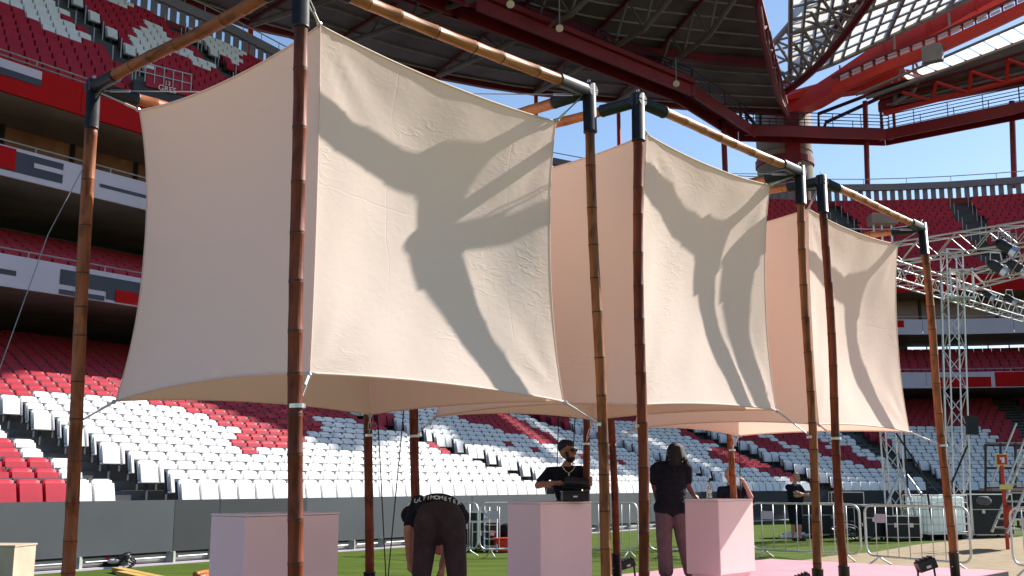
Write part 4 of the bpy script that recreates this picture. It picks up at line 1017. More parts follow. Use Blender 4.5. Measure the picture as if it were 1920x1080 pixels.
# dark clutter near the crossed-arm man
flight_case(bp(1535, 31.5), (1.3, .7, .85), .1, 'wide black flight case with silver edges beside the crossed-arm man')
flight_case(bp(1590, 32.5), (.9, .6, 1.15), -.15, 'tall black flight case right of the wide one')
flight_case(bp(1640, 30), (.8, .6, .8), .2, 'black flight case with a pale tray on top')
o = MB().box(Vector(bp(1640, 30))+Vector((0, 0, .93)), (1.0, .55, .04), .2).build('tray', 'fascia_white'); tag(o, 'pale tray lying on a black flight case', 'tray')
flight_case(bp(1690, 29.8), (.9, .6, .55), -.1, 'low black flight case at the truss tower foot')
flight_case(bp(1850, 31.5), (1.2, .8, 1.1), .1, 'black case standing right of the white tank')
bg2 = MB(); bg2.tube([Vector(bp(1836, 30.6))+Vector((0, 0, 1.02)), Vector(bp(1842, 30.6))+Vector((0, 0, 1.04)), Vector(bp(1856, 30.6))+Vector((0, 0, 1.03)), Vector(bp(1862, 30.6))+Vector((0, 0, 1.0))], [.05, .12, .13, .06], 12); tag(bg2.build('rolled_tarpaulin', 'concrete_dark', None, True), 'dark rolled tarpaulin on the black case by the tank', 'tarpaulin')
ck = thing('cable_pile', 'tangle of black cables heaped among the flight cases', 'cables', bp(1600, 30))
for k in range(14):
    c = Vector(bp(random.uniform(1565, 1640), 30+random.uniform(-.6, .6))); r0 = random.uniform(.12, .3); z0 = random.uniform(.03, .35); tl = random.uniform(-.7, .7)
    mb = MB(); mb.tube([c+Vector((r0*math.cos(t), .5*r0*math.sin(t), z0+tl*r0*math.sin(t)*.8)) for t in np.linspace(0, 6.283, 19)], .018, 6, False); mb.build('cable_loop', 'black_plastic' if k % 3 else 'steel', ck)
pp = thing('silver_pipes', 'silver pipes lying on the grass by the crossed-arm man', 'pipes', bp(1480, 31))
for k in range(4): rod(Vector(bp(1462+k*6, 30.5+.2*k))+Vector((0, 0, .06+.05*(k % 2))), Vector(bp(1500+k*8, 30.7+.2*k))+Vector((0, 0, .07+.05*(k % 2))), .06, 'galv', pp, 'pipe', 10)
# dark gate panel opening in the wall behind
o = MB().box(Vector(bp(1455, 40))+Vector((0, 0, .7)), (2.2, .1, .5), .3).build('ramp_sheet', 'soffit_pale'); 
bpy.data.objects.remove(o)

# fire point sign on a red post
sp_ = ground(1890, 1031); fs = thing('fire_point_sign', 'red fire extinguisher sign on a red post by the stairs', 'sign', (sp_.x, sp_.y, .01))
ph = at(1876, 862, sp_.y)
rod((sp_.x, sp_.y, .01), (ph.x+.02, sp_.y, ph.z), .045, 'sign_red', fs, 'post', 10)
bevel(MB().box((ph.x, sp_.y-.06, ph.z), (.27, .02, .26)).build('sign_plate', 'sign_yellow', fs), .005)
MB().box((ph.x, sp_.y-.075, ph.z), (.235, .012, .225)).build('sign_face', 'sign_red', fs)
MB().box((ph.x+.02, sp_.y-.085, ph.z-.01), (.07, .01, .13)).build('pictogram', 'letter_white', fs); MB().box((ph.x-.03, sp_.y-.085, ph.z+.03), (.05, .01, .05)).build('pictogram', 'letter_white', fs)
pz = at(1880, 913, sp_.y).z; MB().box((ph.x+.05, sp_.y-.06, pz), (.3, .02, .11)).build('notice_plate', 'sign_yellow', fs)
mb = MB(); mb.tube([(ph.x+.06, sp_.y-.1, .55), (ph.x+.06, sp_.y-.1, .95), (ph.x+.06, sp_.y-.1, 1.02)], [.08, .08, .03], 12); mb.build('extinguisher', 'sign_red', fs, True)
# black scaffold deck and metal stairs at the right
sc = thing('scaffold_deck', 'black scaffold guard rail deck above the pitch wall at right', 'scaffold', bp(1885, 34))
A_, B_ = at(1848, 915, 33), at(1960, 915, 33); A2_, B2_ = at(1848, 832, 33), at(1960, 832, 33)
for k in range(5):
    f = k/4; rod(A_.lerp(B_, f), A2_.lerp(B2_, f), .04, 'black_plastic', sc, 'upright', 8); rod(A_.lerp(B_, f)-Vector((0, 0, 1.2)), A_.lerp(B_, f), .04, 'black_plastic', sc, 'leg', 8)
for f in (0, .45, .97): rod(A_.lerp(A2_, f), B_.lerp(B2_, f), .04, 'black_plastic', sc, 'guard_rail', 8)
MB().beam(A_-Vector((0, 0, .05)), B_-Vector((0, 0, .05)), .9, .08).build('deck_board', 'soffit_pale', sc)
rod(at(1852, 832, 33.8), at(1925, 832, 33.8), .04, 'black_plastic', sc, 'guard_rail', 8)
stt = thing('metal_stairs', 'galvanised metal stairs climbing from the sand at the right edge', 'stairs', bp(1900, 25.5))
for dy in (0, .8):
    rod(at(1888, 1000, 25.5)+Vector((0, dy, 0)), at(1950, 850, 25.5)+Vector((0, dy, 0)), .035, 'galv', stt, 'stringer', 6)
    rod(at(1888, 905, 25.5)+Vector((0, dy, 0)), at(1935, 790, 25.5)+Vector((0, dy, 0)), .025, 'galv', stt, 'handrail', 6)
for k in range(9):
    p = at(1888, 1000, 25.5).lerp(at(1950, 850, 25.5), (k+.5)/9); MB().box((p.x+.12, p.y+.4, p.z), (.3, .8, .03)).build('tread', 'aluminium', stt)

# spot lights on the platform
def floor_light(px, py, D, lab, s=1):
    p = at(px, py, D); t = thing('floor_light', lab, 'floor light', (p.x, p.y, PLAT), 'black floor lights on the platform')
    h = p.z; d = Vector((-.25, .1, .95)).normalized()
    MB().box((p.x, p.y, PLAT+.012), (.2*s, .2*s, .024), .4).build('base', 'black_plastic', t)
    for sg in (-1, 1): rod((p.x+.12*s*sg, p.y, PLAT+.02), (p.x+.10*s*sg, p.y, h-.02), .014, 'black_plastic', t, 'yoke', 6)
    rt = Matrix.Rotation(R(-18), 3, 'Y')
    bevel(MB().box((p.x, p.y, h), (.24*s, .17*s, .13*s), M3=rt).build('head', 'black_plastic', t), .012)
    for k in range(4): MB().box(Vector((p.x, p.y, h))+rt@Vector(((-.08+.053*k)*s, 0, .075*s)), (.02*s, .16*s, .03*s), M3=rt).build('fin', 'black_satin', t)
    MB().box(Vector((p.x, p.y, h))+rt@Vector((0, -.087*s, -.02)), (.06*s, .008, .03*s), M3=rt).build('badge', 'letter_white', t)
floor_light(1177, 1057, 15.6, 'black floor light standing left of the man in plum trousers', .85)
floor_light(1736, 1059, 14.3, 'black floor light by the rightmost bamboo pole', 1.0)
floor_light(1505, 1086, 13.8, 'black floor light mostly below the picture edge', .8)

# things left of the frames
pc = at(8, 1030, 13.0); bxx = thing('plywood_crate', 'pale plywood crate at the lower left edge', 'crate', (pc.x-.35, 13, .006))
bevel(MB().box((pc.x-.42, 13.2, .40), (1.2, .5, .78), R(-4)).build('panel', 'ply', bxx), .006)
MB().box((pc.x-.42, 13.2, .80), (1.22, .52, .018), R(-4)).build('lid', 'ply', bxx)
hc = ground(200, 1066); hp = thing('cable_heap', 'heap of black cables and a grey bag at the foot of the grey wall', 'cables', (hc.x, hc.y, .01))
for k in range(12):
    c = Vector((hc.x+random.uniform(-.3, .32), hc.y+random.uniform(-.1, .3), 0)); r0 = random.uniform(.1, .24); z0 = random.uniform(.03, .16)
    mb = MB(); mb.tube([c+Vector((r0*math.cos(t), r0*.7*math.sin(t), z0+.09*math.sin(t*1+k)+.05)) for t in np.linspace(0, 6.283, 17)], .014, 6, False); mb.build('cable_loop', 'black_plastic', hp)
mb = MB(); mb.ell((hc.x-.05, hc.y+.05, .09), (.22, .14, .09)); mb.ell((hc.x+.12, hc.y+.03, .1), (.14, .12, .08)); mb.build('black_bag', 'black_cloth', hp, True)
mb = MB(); mb.ell((hc.x+.13, hc.y-.06, .13), (.11, .09, .045)); mb.build('grey_bag', 'fascia_white', hp, True)
mb = MB(); mb.ell((hc.x-.02, hc.y-.02, .19), (.06, .05, .03)); mb.build('pink_rag', 'seat_red', hp, True)
for a, b, lab in (((218, 1068), (330, 1092), 'yellow timber batten lying on the grass, upper of two'), ((226, 1075), (320, 1096), 'yellow timber batten lying on the grass, lower of two')):
    p, q = ground(*a, .05), ground(*b, .05); tag(bevel(MB().beam(p, q, .16, .08).build('timber_batten', 'yellow_wood'), .006), lab, 'batten')
for a, b, lab in (((366, 1077), (420, 1066), 'short bamboo offcut on the grass, upper of the pair by the counter'), ((372, 1083), (430, 1074), 'short bamboo offcut on the grass, lower of the pair by the counter')):
    p, q = ground(*a, .05), ground(*b, .05); t = thing('bamboo_offcut', lab, 'bamboo', (p.x, p.y, .01)); bamboo('cane', p, q, .045, 'bamboo_light', t, 0)

# vomitory boxes with seat block numbers
def entrance(px0, py0, px1, py1, Y, lab, num, txt, tx, ty, size, ang):
    c = at((px0+px1)/2, (py0+py1)/2, Y); w = (px1-px0)/FPX*Y; h = (py1-py0)/FPX*Y
    t = thing('stand_entrance', lab, 'entrance', c); Rz = Matrix.Rotation(ang, 3, 'Z')
    w /= abs(math.cos(ang))
    def q(x, y, z): return c+Rz@Vector((x, y, z))
    MB().box(q(0, .3, -h*.25), (w, .5, h*.5), ang).build('doorway', 'step', t)
    MB().box(q(w*.1, 0, h*.18), (w*.8, .06, h*.62), ang).build('sign_board', 'seat_red', t)
    for k in range(7): rod(q(-w/2+w*k/6, -.06, 0), q(-w/2+w*k/6, -.06, h*.62), .022, 'rail_metal', t, 'rail_post', 6)
    for z in (.62, .3): rod(q(-w/2, -.06, h*z), q(w/2, -.06, h*z), .025, 'rail_metal', t, 'rail', 6)
    for s_, z, sz in ((num, ty+size*.75, size*.75), (txt, ty, size)):
        me = text_mesh(s_, sz, 'letter_white', .01)
        link('lettering', me, t, Matrix.Translation(q(tx, -.10, z)) @ Matrix.Rotation(ang, 4, 'Z') @ Matrix.Rotation(math.pi/2, 4, 'X'))
entrance(262, 132, 348, 192, 34, 'stair entrance with white block number in the upper left deck', '13', 'GRES', .12, -.1, .27, R(40))
entrance(1838, 430, 1905, 475, 59, 'stair entrance with white block number in the upper right deck', '07', 'SAGRES', .3, .12, .42, R(-5))

# ------------------------------------------------------------------ people
def sdf_cap(P, a, b, ra, rb):
    ab = b-a; t = np.clip(((P-a)@ab)/max(1e-9, ab@ab), 0, 1); return np.linalg.norm(P-(a+t[:, None]*ab), axis=1)-(ra+(rb-ra)*t)
def person(name, lab, origin, prims, mats, voxel=.012, smooth=4):
    """prims: ('c', tag, a, b, ra, rb) tapered capsule / ('e', tag, centre, radii) ellipsoid, in metres, x right, y away, z up"""
    origin = Vector(origin); mb = MB()
    for p in prims:
        if p[0] == 'c':
            a, b = Vector(p[2]), Vector(p[3]); d = (b-a); L = max(d.length, 1e-4); d = d/L; n = 6
            pts, rs = [], []
            for k in range(n): th = math.pi/2*(1-k/n); pts.append(a-d*p[4]*math.sin(th)); rs.append(max(.001, p[4]*math.cos(th)))
            for k in range(0, n+1): th = math.pi/2*k/n; pts.append(b+d*p[5]*math.sin(th)); rs.append(max(.001, p[5]*math.cos(th)))
            mb.tube(pts, rs, 12)
        else: mb.ell(p[2], p[3], nu=18, nv=12)
    me = mb.mesh('body', None); o = bpy.data.objects.new('tmp', me); COL.objects.link(o)
    rm = o.modifiers.new('r', 'REMESH'); rm.mode = 'VOXEL'; rm.voxel_size = voxel
    sm = o.modifiers.new('s', 'SMOOTH'); sm.iterations = smooth; sm.factor = .5
    dg = bpy.context.evaluated_depsgraph_get(); me2 = bpy.data.meshes.new_from_object(o.evaluated_get(dg)); bpy.data.objects.remove(o)
    tags = list(mats); 
    for t in tags: me2.materials.append(MATS[mats[t]])
    nf = len(me2.polygons); C = np.empty(nf*3); me2.polygons.foreach_get('center', C); C = C.reshape(-1, 3)
    best = np.full(nf, 9.); idx = np.zeros(nf, int)
    for p in prims:
        if p[0] == 'c': d = sdf_cap(C, np.array(p[2]), np.array(p[3]), p[4], p[5])
        else:
            r = np.array(p[3]); k = np.linalg.norm((C-np.array(p[2]))/r, axis=1); d = (k-1)*r.min()
        d = d-(p[-1] if isinstance(p[-1], str) is False and len(p) > (6 if p[0] == 'c' else 4) else 0)
        w = d < best; best[w] = d[w]; idx[w] = tags.index(p[1])
    me2.polygons.foreach_set('material_index', idx.astype(np.int32)); me2.polygons.foreach_set('use_smooth', [True]*nf); me2.update()
    b = link(name, me2); b.location = origin
    return tag(b, lab, 'person')
def head(c, yaw, s=1.0, hair=True, beard=False):
    """head prims; yaw 0 looks at the camera (-y), + turns to the picture's right"""
    c = Vector(c); f = Vector((math.sin(yaw), -math.cos(yaw), 0)); sd = Vector((math.cos(yaw), math.sin(yaw), 0)); up = Vector((0, 0, 1))
    def P(a, b, z): v = c+(f*a+sd*b+up*z)*s; return (v.x, v.y, v.z)
    r = [('e', 'skin', P(-.01, 0, .02), (.083*s, .083*s, .108*s)), ('e', 'skin', P(.025, 0, -.035), (.064*s, .064*s, .082*s)),
         ('c', 'skin', P(.083, 0, .005), P(.104, 0, -.028), .011*s, .017*s), ('e', 'skin', P(.075, 0, -.095), (.028*s, .028*s, .022*s)),
         ('c', 'skin', P(.07, -.035, .028), P(.07, .035, .028), .018*s, .018*s),
         ('c', 'lip', P(.083, -.02, -.06), P(.083, .02, -.06), .009*s, .009*s)]
    for k in (-1, 1):
        r.append(('e', 'skin', P(-.005, .082*k, -.01), (.018*s, .024*s, .033*s))); r.append(('e', 'eye', P(.076, .032*k, .008), (.013*s, .013*s, .008*s)))
    if hair: r += [('e', 'hair', P(-.028, 0, .048), (.086*s, .088*s, .09*s)), ('e', 'hair', P(.015, 0, .085), (.07*s, .07*s, .045*s))]
    if beard: r += [('e', 'hair', P(.045, 0, -.085), (.055*s, .055*s, .042*s)), ('c', 'hair', P(.03, -.066, -.02), P(.04, -.055, -.08), .016*s, .02*s), ('c', 'hair', P(.03, .066, -.02), P(.04, .055, -.08), .016*s, .02*s)]
    return r
def hand(w, d, curl, tag='skin', s=1.0, th=1):
    """palm from wrist w along d, five fingers bending towards curl"""
    w, d, curl = Vector(w), Vector(d).normalized(), Vector(curl).normalized(); sd = d.cross(curl).normalized()*th
    v = lambda p: (p.x, p.y, p.z)
    r = [('c', tag, v(w), v(w+d*.07*s), .026*s, .034*s)]
    for k, L in enumerate((.070, .080, .075, .058)):
        b = w+d*.085*s+sd*(-.033+.022*k)*s; m = b+(d*.8+curl*.5)*L*.5*s; e = m+(d*.25+curl*.95)*L*.55*s
        r += [('c', tag, v(b), v(m), .0105*s, .0098*s), ('c', tag, v(m), v(e), .0098*s, .0085*s)]
    b = w+d*.03*s-sd*.035*s; m = b+(d*.6-sd*.6+curl*.3)*.04*s; e = m+(d*.8+curl*.5)*.035*s
    return r+[('c', tag, v(b), v(m), .014*s, .012*s), ('c', tag, v(m), v(e), .012*s, .010*s)]
def torso(hip, chest, neck, hw=.16, cw=.17, dep=.11, tag='shirt', hem=.0):
    hip, chest, neck = Vector(hip), Vector(chest), Vector(neck); r = []
    for k in range(6):
        f = k/5; c = hip.lerp(chest, f); w = hw+(cw-hw)*f
        r.append(('e', tag, tuple(c), (w, dep*(1+.12*f), .13)))
    r.append(('c', 'skin', tuple(chest+Vector((0, 0, .1))), tuple(neck), .058, .055)); return r

# man in sunglasses behind the middle counter
def loc1(D, px0):
    sc_ = FPX/D
    return lambda px, py, y=0.: ((px-px0)/sc_, y, CAMZ+(905-py)/sc_)
D1 = 13.6; L1 = loc1(D1, 1062); z0 = PLAT
def sh(v): return (v[0], v[1], v[2]-z0)
def A1(px, py, y=0.): return sh(L1(px, py, y))
pr1 = torso(A1(1066, 932), A1(1058, 893), A1(1062, 872), .165, .19, .115)
pr1 += [('c', 'shirt', A1(1064, 936), (0.02, .01, .95), .15, .15), ('c', 'shirt', A1(1030, 886), A1(1086, 884), .075, .075)]
pr1 += head(A1(1062, 847), R(62), 1.08, True, True)
sl_, el_, wl_ = A1(1029, 886), A1(1008, 909, -.06), A1(1037, 905, -.26)
sr_, er_, wr_ = A1(1087, 884), A1(1098, 899, -.04), A1(1102, 897, -.26)
def mid(a, b, f): return tuple(a[i]+(b[i]-a[i])*f for i in range(3))
pr1 += [('c', 'shirt', sl_, mid(sl_, el_, .72), .068, .064), ('c', 'skin', mid(sl_, el_, .6), el_, .05, .046), ('c', 'skin', el_, wl_, .046, .03)]
pr1 += [('c', 'shirt', sr_, mid(sr_, er_, .72), .068, .062), ('c', 'skin', mid(sr_, er_, .6), er_, .048, .045), ('c', 'skin', er_, wr_, .045, .03)]
pr1 += hand(wl_, (1, -.1, -.02), (.1, -.3, -1)) + hand(wr_, (-.1, -.3, -1), (-1, 0, -.3), th=-1)
pr1 += [('c', 'pants', (-.09, .0, .92), (-.10, 0, .5), .095, .07), ('c', 'pants', (-.10, 0, .5), (-.11, .02, .1), .068, .052), ('c', 'pants', (.11, 0, .92), (.12, 0, .5), .095, .07), ('c', 'pants', (.12, 0, .5), (.13, .02, .1), .068, .052),
        ('c', 'shoe', (-.11, .02, .045), (-.13, -.14, .035), .045, .038), ('c', 'shoe', (.13, .02, .045), (.15, -.14, .035), .045, .038)]
X1 = (1062-960)/FPX*D1
man1 = person('person', 'man in black T-shirt and sunglasses holding a black tray behind the middle counter', (X1, D1, z0), pr1, dict(skin='skin_tan', lip='skin_tan', eye='hair_black', hair='hair_black', shirt='black_cloth', pants='dark_jean', shoe='shoe_dark'), .0105, 3)
W1 = Vector((X1, D1, z0))
hc_ = W1+Vector(A1(1062, 847)); yw = R(62); f_ = Vector((math.sin(yw), -math.cos(yw), 0)); s__ = Vector((math.cos(yw), math.sin(yw), 0))
gl = thing('sunglasses', 'dark sunglasses on the man behind the middle counter', 'sunglasses', hc_)
for k in (-1, 1):
    mb = MB(); mb.ell(hc_+f_*.098+s__*.036*k+Vector((0, 0, .012)), (.030, .030, .022), nu=12, nv=8); mb.build('lens', 'glass_dark', gl, True)
    rod(hc_+f_*.09+s__*.068*k+Vector((0, 0, .02)), hc_-f_*.01+s__*.094*k+Vector((0, 0, .012)), .005, 'glass_dark', gl, 'temple', 6)
rod(hc_+f_*.115-s__*.02+Vector((0, 0, .018)), hc_+f_*.115+s__*.02+Vector((0, 0, .018)), .004, 'glass_dark', gl, 'bridge', 6)
nk = [W1+Vector(A1(1052+6*k, 875+k*k*0+ (12*math.sin(math.pi*k/4)), -.115-.03*math.sin(math.pi*k/4))) for k in range(5)]
mb = MB(); mb.tube(nk, .004, 5); mb.ell(nk[2]+Vector((0, -.008, -.02)), (.01, .006, .02), nu=8, nv=6); tag(mb.build('necklace', 'silver_gold'), 'thin silver necklace with a pendant on the black T-shirt', 'necklace')
lid = thing('black_tray', 'black plastic tray held up by the man in sunglasses', 'tray', W1+Vector(A1(1076, 905, -.27)))
lc = W1+Vector(A1(1077, 904, -.31)); rl = Matrix.Rotation(R(4), 3, 'Y') @ Matrix.Rotation(R(20), 3, 'X')
bevel(MB().box(lc, (.31, .17, .075), M3=rl).build('shell', 'black_plastic', lid), .02, 3); MB().box(lc+rl@Vector((0, -.0, -.04)), (.33, .19, .016), M3=rl).build('rim', 'black_satin', lid)
cc = CT2[1]; bxp = Vector((W1.x+.06, 13.05, 1.303)); cb = thing('black_box', 'black box standing on the middle pink counter', 'box', bxp)
bevel(MB().box(bxp+Vector((0, 0, .058)), (.31, .2, .11), .1).build('shell', 'black_satin', cb), .015); MB().box(bxp+Vector((0, -.105, .06)), (.05, .006, .018), .1).build('badge', 'galv', cb)
MB().box(bxp+Vector((0, 0, .118)), (.32, .21, .012), .1).build('rim', 'black_plastic', cb)

# man with dreadlocks seen from behind
D3 = 15.8; L3_ = loc1(D3, 1255)
def A3(px, py, y=0.): return sh(L3_(px, py, y))
p3 = torso(A3(1253, 945), A3(1253, 888), A3(1262, 862), .222, .228, .15)
p3 += [('c', 'shirt', A3(1231, 876), A3(1278, 874), .085, .085), ('c', 'shirt', A3(1240, 950), A3(1268, 950), .155, .155)]
hd3 = A3(1265, 852); p3 += head(hd3, R(150), 1.05, True)
for k in range(16):
    a = R(-20+k*18); x = hd3[0]+.135*math.sin(a)-.01; y = hd3[1]-.13*math.cos(a)-.01
    p3.append(('c', 'hair', (x*.6+hd3[0]*.4, y, hd3[2]+.09), (x*1.0-.015*math.sin(k*2.3), y-.015, hd3[2]-.065-.03*math.sin(k*1.7)), .03, .024))
p3 += [('e', 'hair', (hd3[0]-.02, hd3[1]-.03, hd3[2]+.03), (.128, .125, .135), .04), ('e', 'hair', (hd3[0]-.03, hd3[1]-.05, hd3[2]-.07), (.09, .06, .07), .04)]
s1, e1_, w1 = A3(1285, 880), A3(1285, 908, .04), A3(1297, 927, .12)
s2, e2_, w2 = A3(1224, 880), A3(1223, 912, .0), A3(1229, 936, .1)
p3 += [('c', 'shirt', s1, mid(s1, e1_, .7), .075, .07), ('c', 'skin', mid(s1, e1_, .6), e1_, .056, .05), ('c', 'skin', e1_, w1, .05, .034)] + hand(w1, (.6, .3, -.5), (.3, .3, -.9), s=1.0)
p3 += [('c', 'shirt', s2, mid(s2, e2_, .7), .075, .07), ('c', 'skin', mid(s2, e2_, .6), e2_, .054, .048), ('c', 'skin', e2_, w2, .048, .034)] + hand(w2, (.3, .6, -.5), (.5, .2, -.8))
for (hx_, kx, ax, ky) in ((1239, 1238, 1240, -.02), (1268, 1275, 1286, .0)):
    p3 += [('c', 'pants', A3(hx_, 962), A3(kx, 1012, ky), .135, .112), ('c', 'pants', A3(kx, 1012, ky), A3(ax, 1062, .0), .112, .108), ('c', 'shoe', A3(ax, 1074, -.02), A3(ax+5, 1075, .13), .052, .04)]
p3 = [tuple(p) for p in p3]
person('person', 'man in black T-shirt and plum trousers standing with his back to us', ((1255-960)/FPX*D3, D3, z0), p3, dict(skin='skin_dark', lip='skin_dark', eye='hair_black', hair='hair_black', shirt='black_cloth', pants='plum_trouser', shoe='shoe_dark'), .0115, 3)

# bald man resting his chin on his hand
D4 = 19.0; L4 = loc1(D4, 1366)
def A4(px, py, y=0.): v = L4(px, py, y); return (v[0], v[1], v[2]-.006)
p4 = torso(A4(1368, 955), A4(1368, 922), A4(1364, 905), .17, .19, .12)
p4 += head(A4(1362, 891), R(15), 1.0, False, True)
p4 = [(p[0], 'skin' if p[1] == 'hair' and False else p[1], *p[2:]) for p in p4]
a1, b1, c1_ = A4(1391, 918), A4(1397, 930, -.12), A4(1386, 906, -.14)
p4 += [('c', 'shirt', A4(1346, 918), A4(1390, 918), .075, .075), ('c', 'shirt', a1, mid(a1, b1, .6), .07, .06), ('c', 'skin', mid(a1, b1, .5), b1, .05, .046), ('c', 'skin', b1, c1_, .046, .032)] + hand(c1_, (-.5, .0, .8), (-.9, .2, .2))
a1, b1, c1_ = A4(1345, 918), A4(1340, 938, -.05), A4(1360, 944, -.2)
p4 += [('c', 'shirt', a1, mid(a1, b1, .7), .07, .06), ('c', 'skin', mid(a1, b1, .6), b1, .05, .045), ('c', 'skin', b1, c1_, .045, .032)] + hand(c1_, (1, -.1, 0), (.3, -.3, -.8))
for sg in (-1, 1): p4 += [('c', 'pants', (.02+sg*.1, 0, .95), (.02+sg*.11, 0, .5), .1, .07), ('c', 'pants', (.02+sg*.11, 0, .5), (.02+sg*.11, .02, .1), .07, .05), ('c', 'shoe', (.02+sg*.11, .02, .04), (.02+sg*.13, -.13, .035), .045, .038)]
person('person', 'bald man in navy T-shirt, hand to his face, beyond the bottle counter', ((1366-960)/FPX*D4, D4, .006), p4, dict(skin='skin_pale', lip='skin_pale', eye='hair_black', hair='skin_tan', shirt='black_cloth', pants='dark_jean', shoe='shoe_dark'), .0125, 3)

# bald man with crossed arms
D5 = 29.5; L5 = loc1(D5, 1483)
def A5(px, py, y=0.): v = L5(px, py, y); return (v[0], v[1], v[2]-.006)
p5 = torso(A5(1480, 950), A5(1479, 917), A5(1483, 902), .17, .19, .14)
p5 += head(A5(1485, 894), R(55), 1.0, False, False)
p5 += [('c', 'shirt', A5(1469, 913, -.05), A5(1490, 912, .05), .09, .08), ('e', 'shirt', A5(1483, 933, -.06), (.19, .17, .2))]
a1, b1, c1_ = A5(1469, 915, -.06), A5(1480, 928, -.2), A5(1496, 926, -.26)
p5 += [('c', 'shirt', a1, mid(a1, b1, .65), .08, .07), ('c', 'skin', mid(a1, b1, .5), b1, .055, .05), ('c', 'skin', b1, c1_, .05, .034)] + hand(c1_, (1, .4, .1), (.2, .9, 0))
a1, b1, c1_ = A5(1492, 915, .0), A5(1499, 928, -.12), A5(1484, 923, -.27)
p5 += [('c', 'shirt', a1, mid(a1, b1, .65), .075, .068), ('c', 'skin', mid(a1, b1, .5), b1, .052, .048), ('c', 'skin', b1, c1_, .048, .034)] + hand(c1_, (-1, -.1, .1), (-.2, .8, 0))
for sg, kx in ((-1, 1475), (1, 1487)):
    p5 += [('c', 'pants', (A5(1480, 950)[0]+sg*.09, 0, .88), (A5(kx, 972)[0], -.02, .52), .12, .10), ('c', 'skin', (A5(kx, 972)[0], -.02, .52), (A5(kx, 985)[0], .01, .33), .058, .058), ('c', 'skin', (A5(kx, 985)[0], .01, .33), (A5(kx, 1000)[0], .02, .09), .055, .036), ('c', 'shoe', (A5(kx, 1000)[0], .03, .045), (A5(kx, 1000)[0]+.1, -.12, .04), .045, .038)]
person('person', 'bald man in black T-shirt and shorts with crossed arms on the grass', ((1483-960)/FPX*D5, D5, .006), p5, dict(skin='skin_pale', lip='skin_pale', eye='hair_black', hair='hair_black', shirt='black_cloth', pants='black_cloth', shoe='shoe_dark'), .0135, 3)

# man bending over, seen from behind
D6 = 9.5; L6 = loc1(D6, 822)
def A6(px, py, y=0.): return sh(L6(px, py, y))
p6 = [('e', 'pants', A6(806, 982, .0), (.125, .15, .17)), ('e', 'pants', A6(849, 982, .0), (.125, .15, .17)), ('e', 'pants', A6(827, 962, .04), (.20, .14, .12)),
      ('c', 'pants', A6(802, 1000, .02), A6(796, 1068, -.02), .112, .084), ('c', 'pants', A6(853, 1000, .02), A6(860, 1068, -.02), .112, .088),
      ('c', 'pants', A6(796, 1068, -.02), (A6(796, 1068)[0]-.01, .03, .1), .084, .08), ('c', 'pants', A6(860, 1068, -.02), (A6(857, 1068)[0]+.02, .03, .1), .088, .08)]
for x in (A6(796, 1068)[0]-.01, A6(857, 1068)[0]+.02): p6.append(('c', 'shoe', (x, 0, .045), (x, .17, .038), .05, .042))
# back: waist -> shoulders going away from us, slightly down
for k in range(7):
    f = k/6; p6.append(('e', 'shirt', (A6(822, 0)[0]-.03*f, .10+.46*f, A6(0, 948)[2]+.03*math.sin(math.pi*f)-.12*f), (.195+.02*f, .12, .115)))
p6.append(('c', 'shirt', (A6(796, 0)[0]-.15, .52, A6(0, 960)[2]-.03), (A6(848, 0)[0]+.05, .55, A6(0, 960)[2]-.05), .09, .09))
p6 += [('c', 'skin', (-.03, .62, A6(0, 965)[2]-.08), (-.03, .72, A6(0, 985)[2]-.1), .06, .06)] + head((-.03, .79, A6(0, 1000)[2]-.1), R(180), 1.0, True)
sA6 = A6(784, 945, .30); eA6 = A6(768, 992, .16); wA6 = A6(770, 1046, .20)
p6 += [('c', 'shirt', sA6, mid(sA6, eA6, .75), .085, .072), ('c', 'skin', mid(sA6, eA6, .6), eA6, .055, .05), ('c', 'skin', eA6, wA6, .05, .034)] + hand(wA6, (.1, .1, -1), (.6, .2, -.4))
sB6 = (A6(853, 0)[0], .5, A6(0, 958)[2]); eB6 = A6(842, 1010, .42); wB6 = A6(828, 1058, .38)
p6 += [('c', 'shirt', sB6, mid(sB6, eB6, .6), .085, .07), ('c', 'skin', mid(sB6, eB6, .5), eB6, .055, .05), ('c', 'skin', eB6, wB6, .05, .034)] + hand(wB6, (-.1, .1, -1), (-.6, .2, -.4))
X6 = (822-960)/FPX*D6
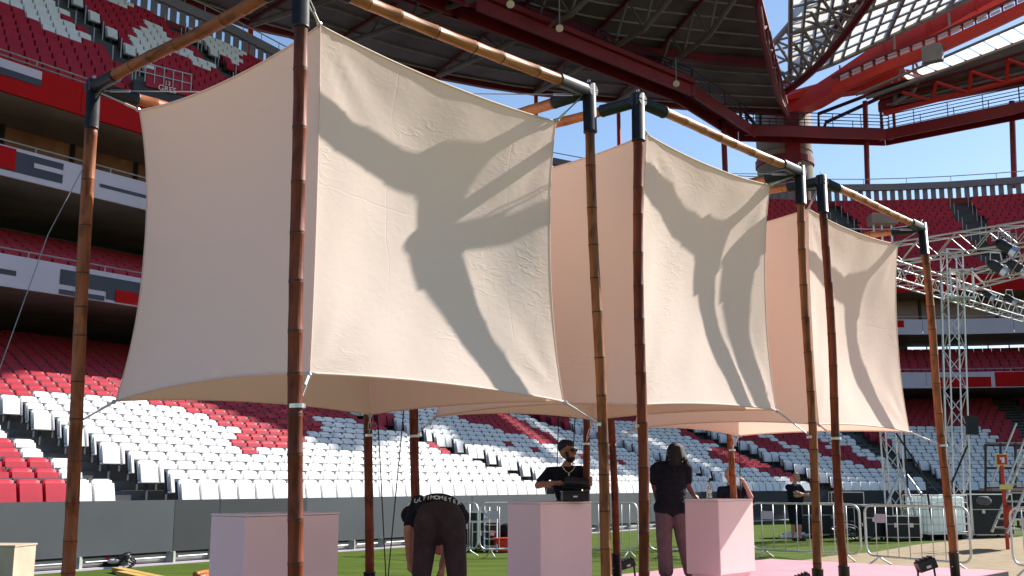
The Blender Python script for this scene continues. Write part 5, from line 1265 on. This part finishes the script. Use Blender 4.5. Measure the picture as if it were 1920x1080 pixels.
body6 = person('person', 'man in black T-shirt and dark jeans bending forward, seen from behind', (X6, D6, z0), p6, dict(skin='skin_tan', lip='skin_tan', eye='hair_black', hair='hair_black', shirt='black_cloth', pants='dark_jean', shoe='shoe_dark'), .012, 4)
txt = 'ULTIMOMETEA'
for k, ch in enumerate(txt):            # printed letters across the back hem of the shirt
    f = k/(len(txt)-1)-.5; me = text_mesh(ch, .052, 'letter_white', .002)
    p = Vector((X6+f*.37+.0, D6-.03+.32*f*f, CAMZ+(905-931.5)/214-.16*f*f-.02*f))
    o = bpy.data.objects.new('shirt_letter', me); COL.objects.link(o); o.parent = body6
    o.matrix_basis = Matrix.Translation(p-Vector((X6, D6, z0))) @ Matrix.Rotation(-f*.5, 4, 'Y') @ Matrix.Rotation(R(58), 4, 'X')
# water bottle on the far counter
bc = Vector((at(1330, 930, 13.85).x, 13.85, 1.321)); bo = thing('water_bottle', 'clear plastic water bottle with dark cap on the farthest counter', 'bottle', bc)
gm_ = bpy.data.materials.new('clear_plastic'); gm_.use_nodes = True; MATS['clear_plastic'] = gm_
b_ = gm_.node_tree.nodes['Principled BSDF']; b_.inputs['Base Color'].default_value = (.85, .9, .92, 1); b_.inputs['Transmission Weight'].default_value = .8; b_.inputs['Roughness'].default_value = .12; b_.inputs['IOR'].default_value = 1.2
mb = MB(); mb.tube([bc+Vector((0, 0, z)) for z in (.002, .02, .06, .07, .11, .12, .15, .175, .19, .205)], [.03, .033, .033, .03, .033, .03, .033, .024, .013, .013], 16); mb.build('bottle', 'clear_plastic', bo, True)
mb = MB(); mb.tube([bc+Vector((0, 0, .205)), bc+Vector((0, 0, .228))], .016, 14); mb.build('cap', 'black_plastic', bo)
mb = MB(); mb.tube([bc+Vector((0, 0, .072)), bc+Vector((0, 0, .108))], .0338, 16, False); mb.build('wrap', 'letter_white', bo, True)
# small tray beside it
o = bevel(MB().box(at(1284, 934, 15.5)+Vector((0, .1, 0)), (.14, .2, .02), .6).build('white_tray', 'letter_white'), .004); tag(o, 'small white tray sticking out left of the farthest counter', 'tray')
bpy.data.objects.remove(o)

for o in bpy.data.objects:
    if '_b' in o: del o['_b']
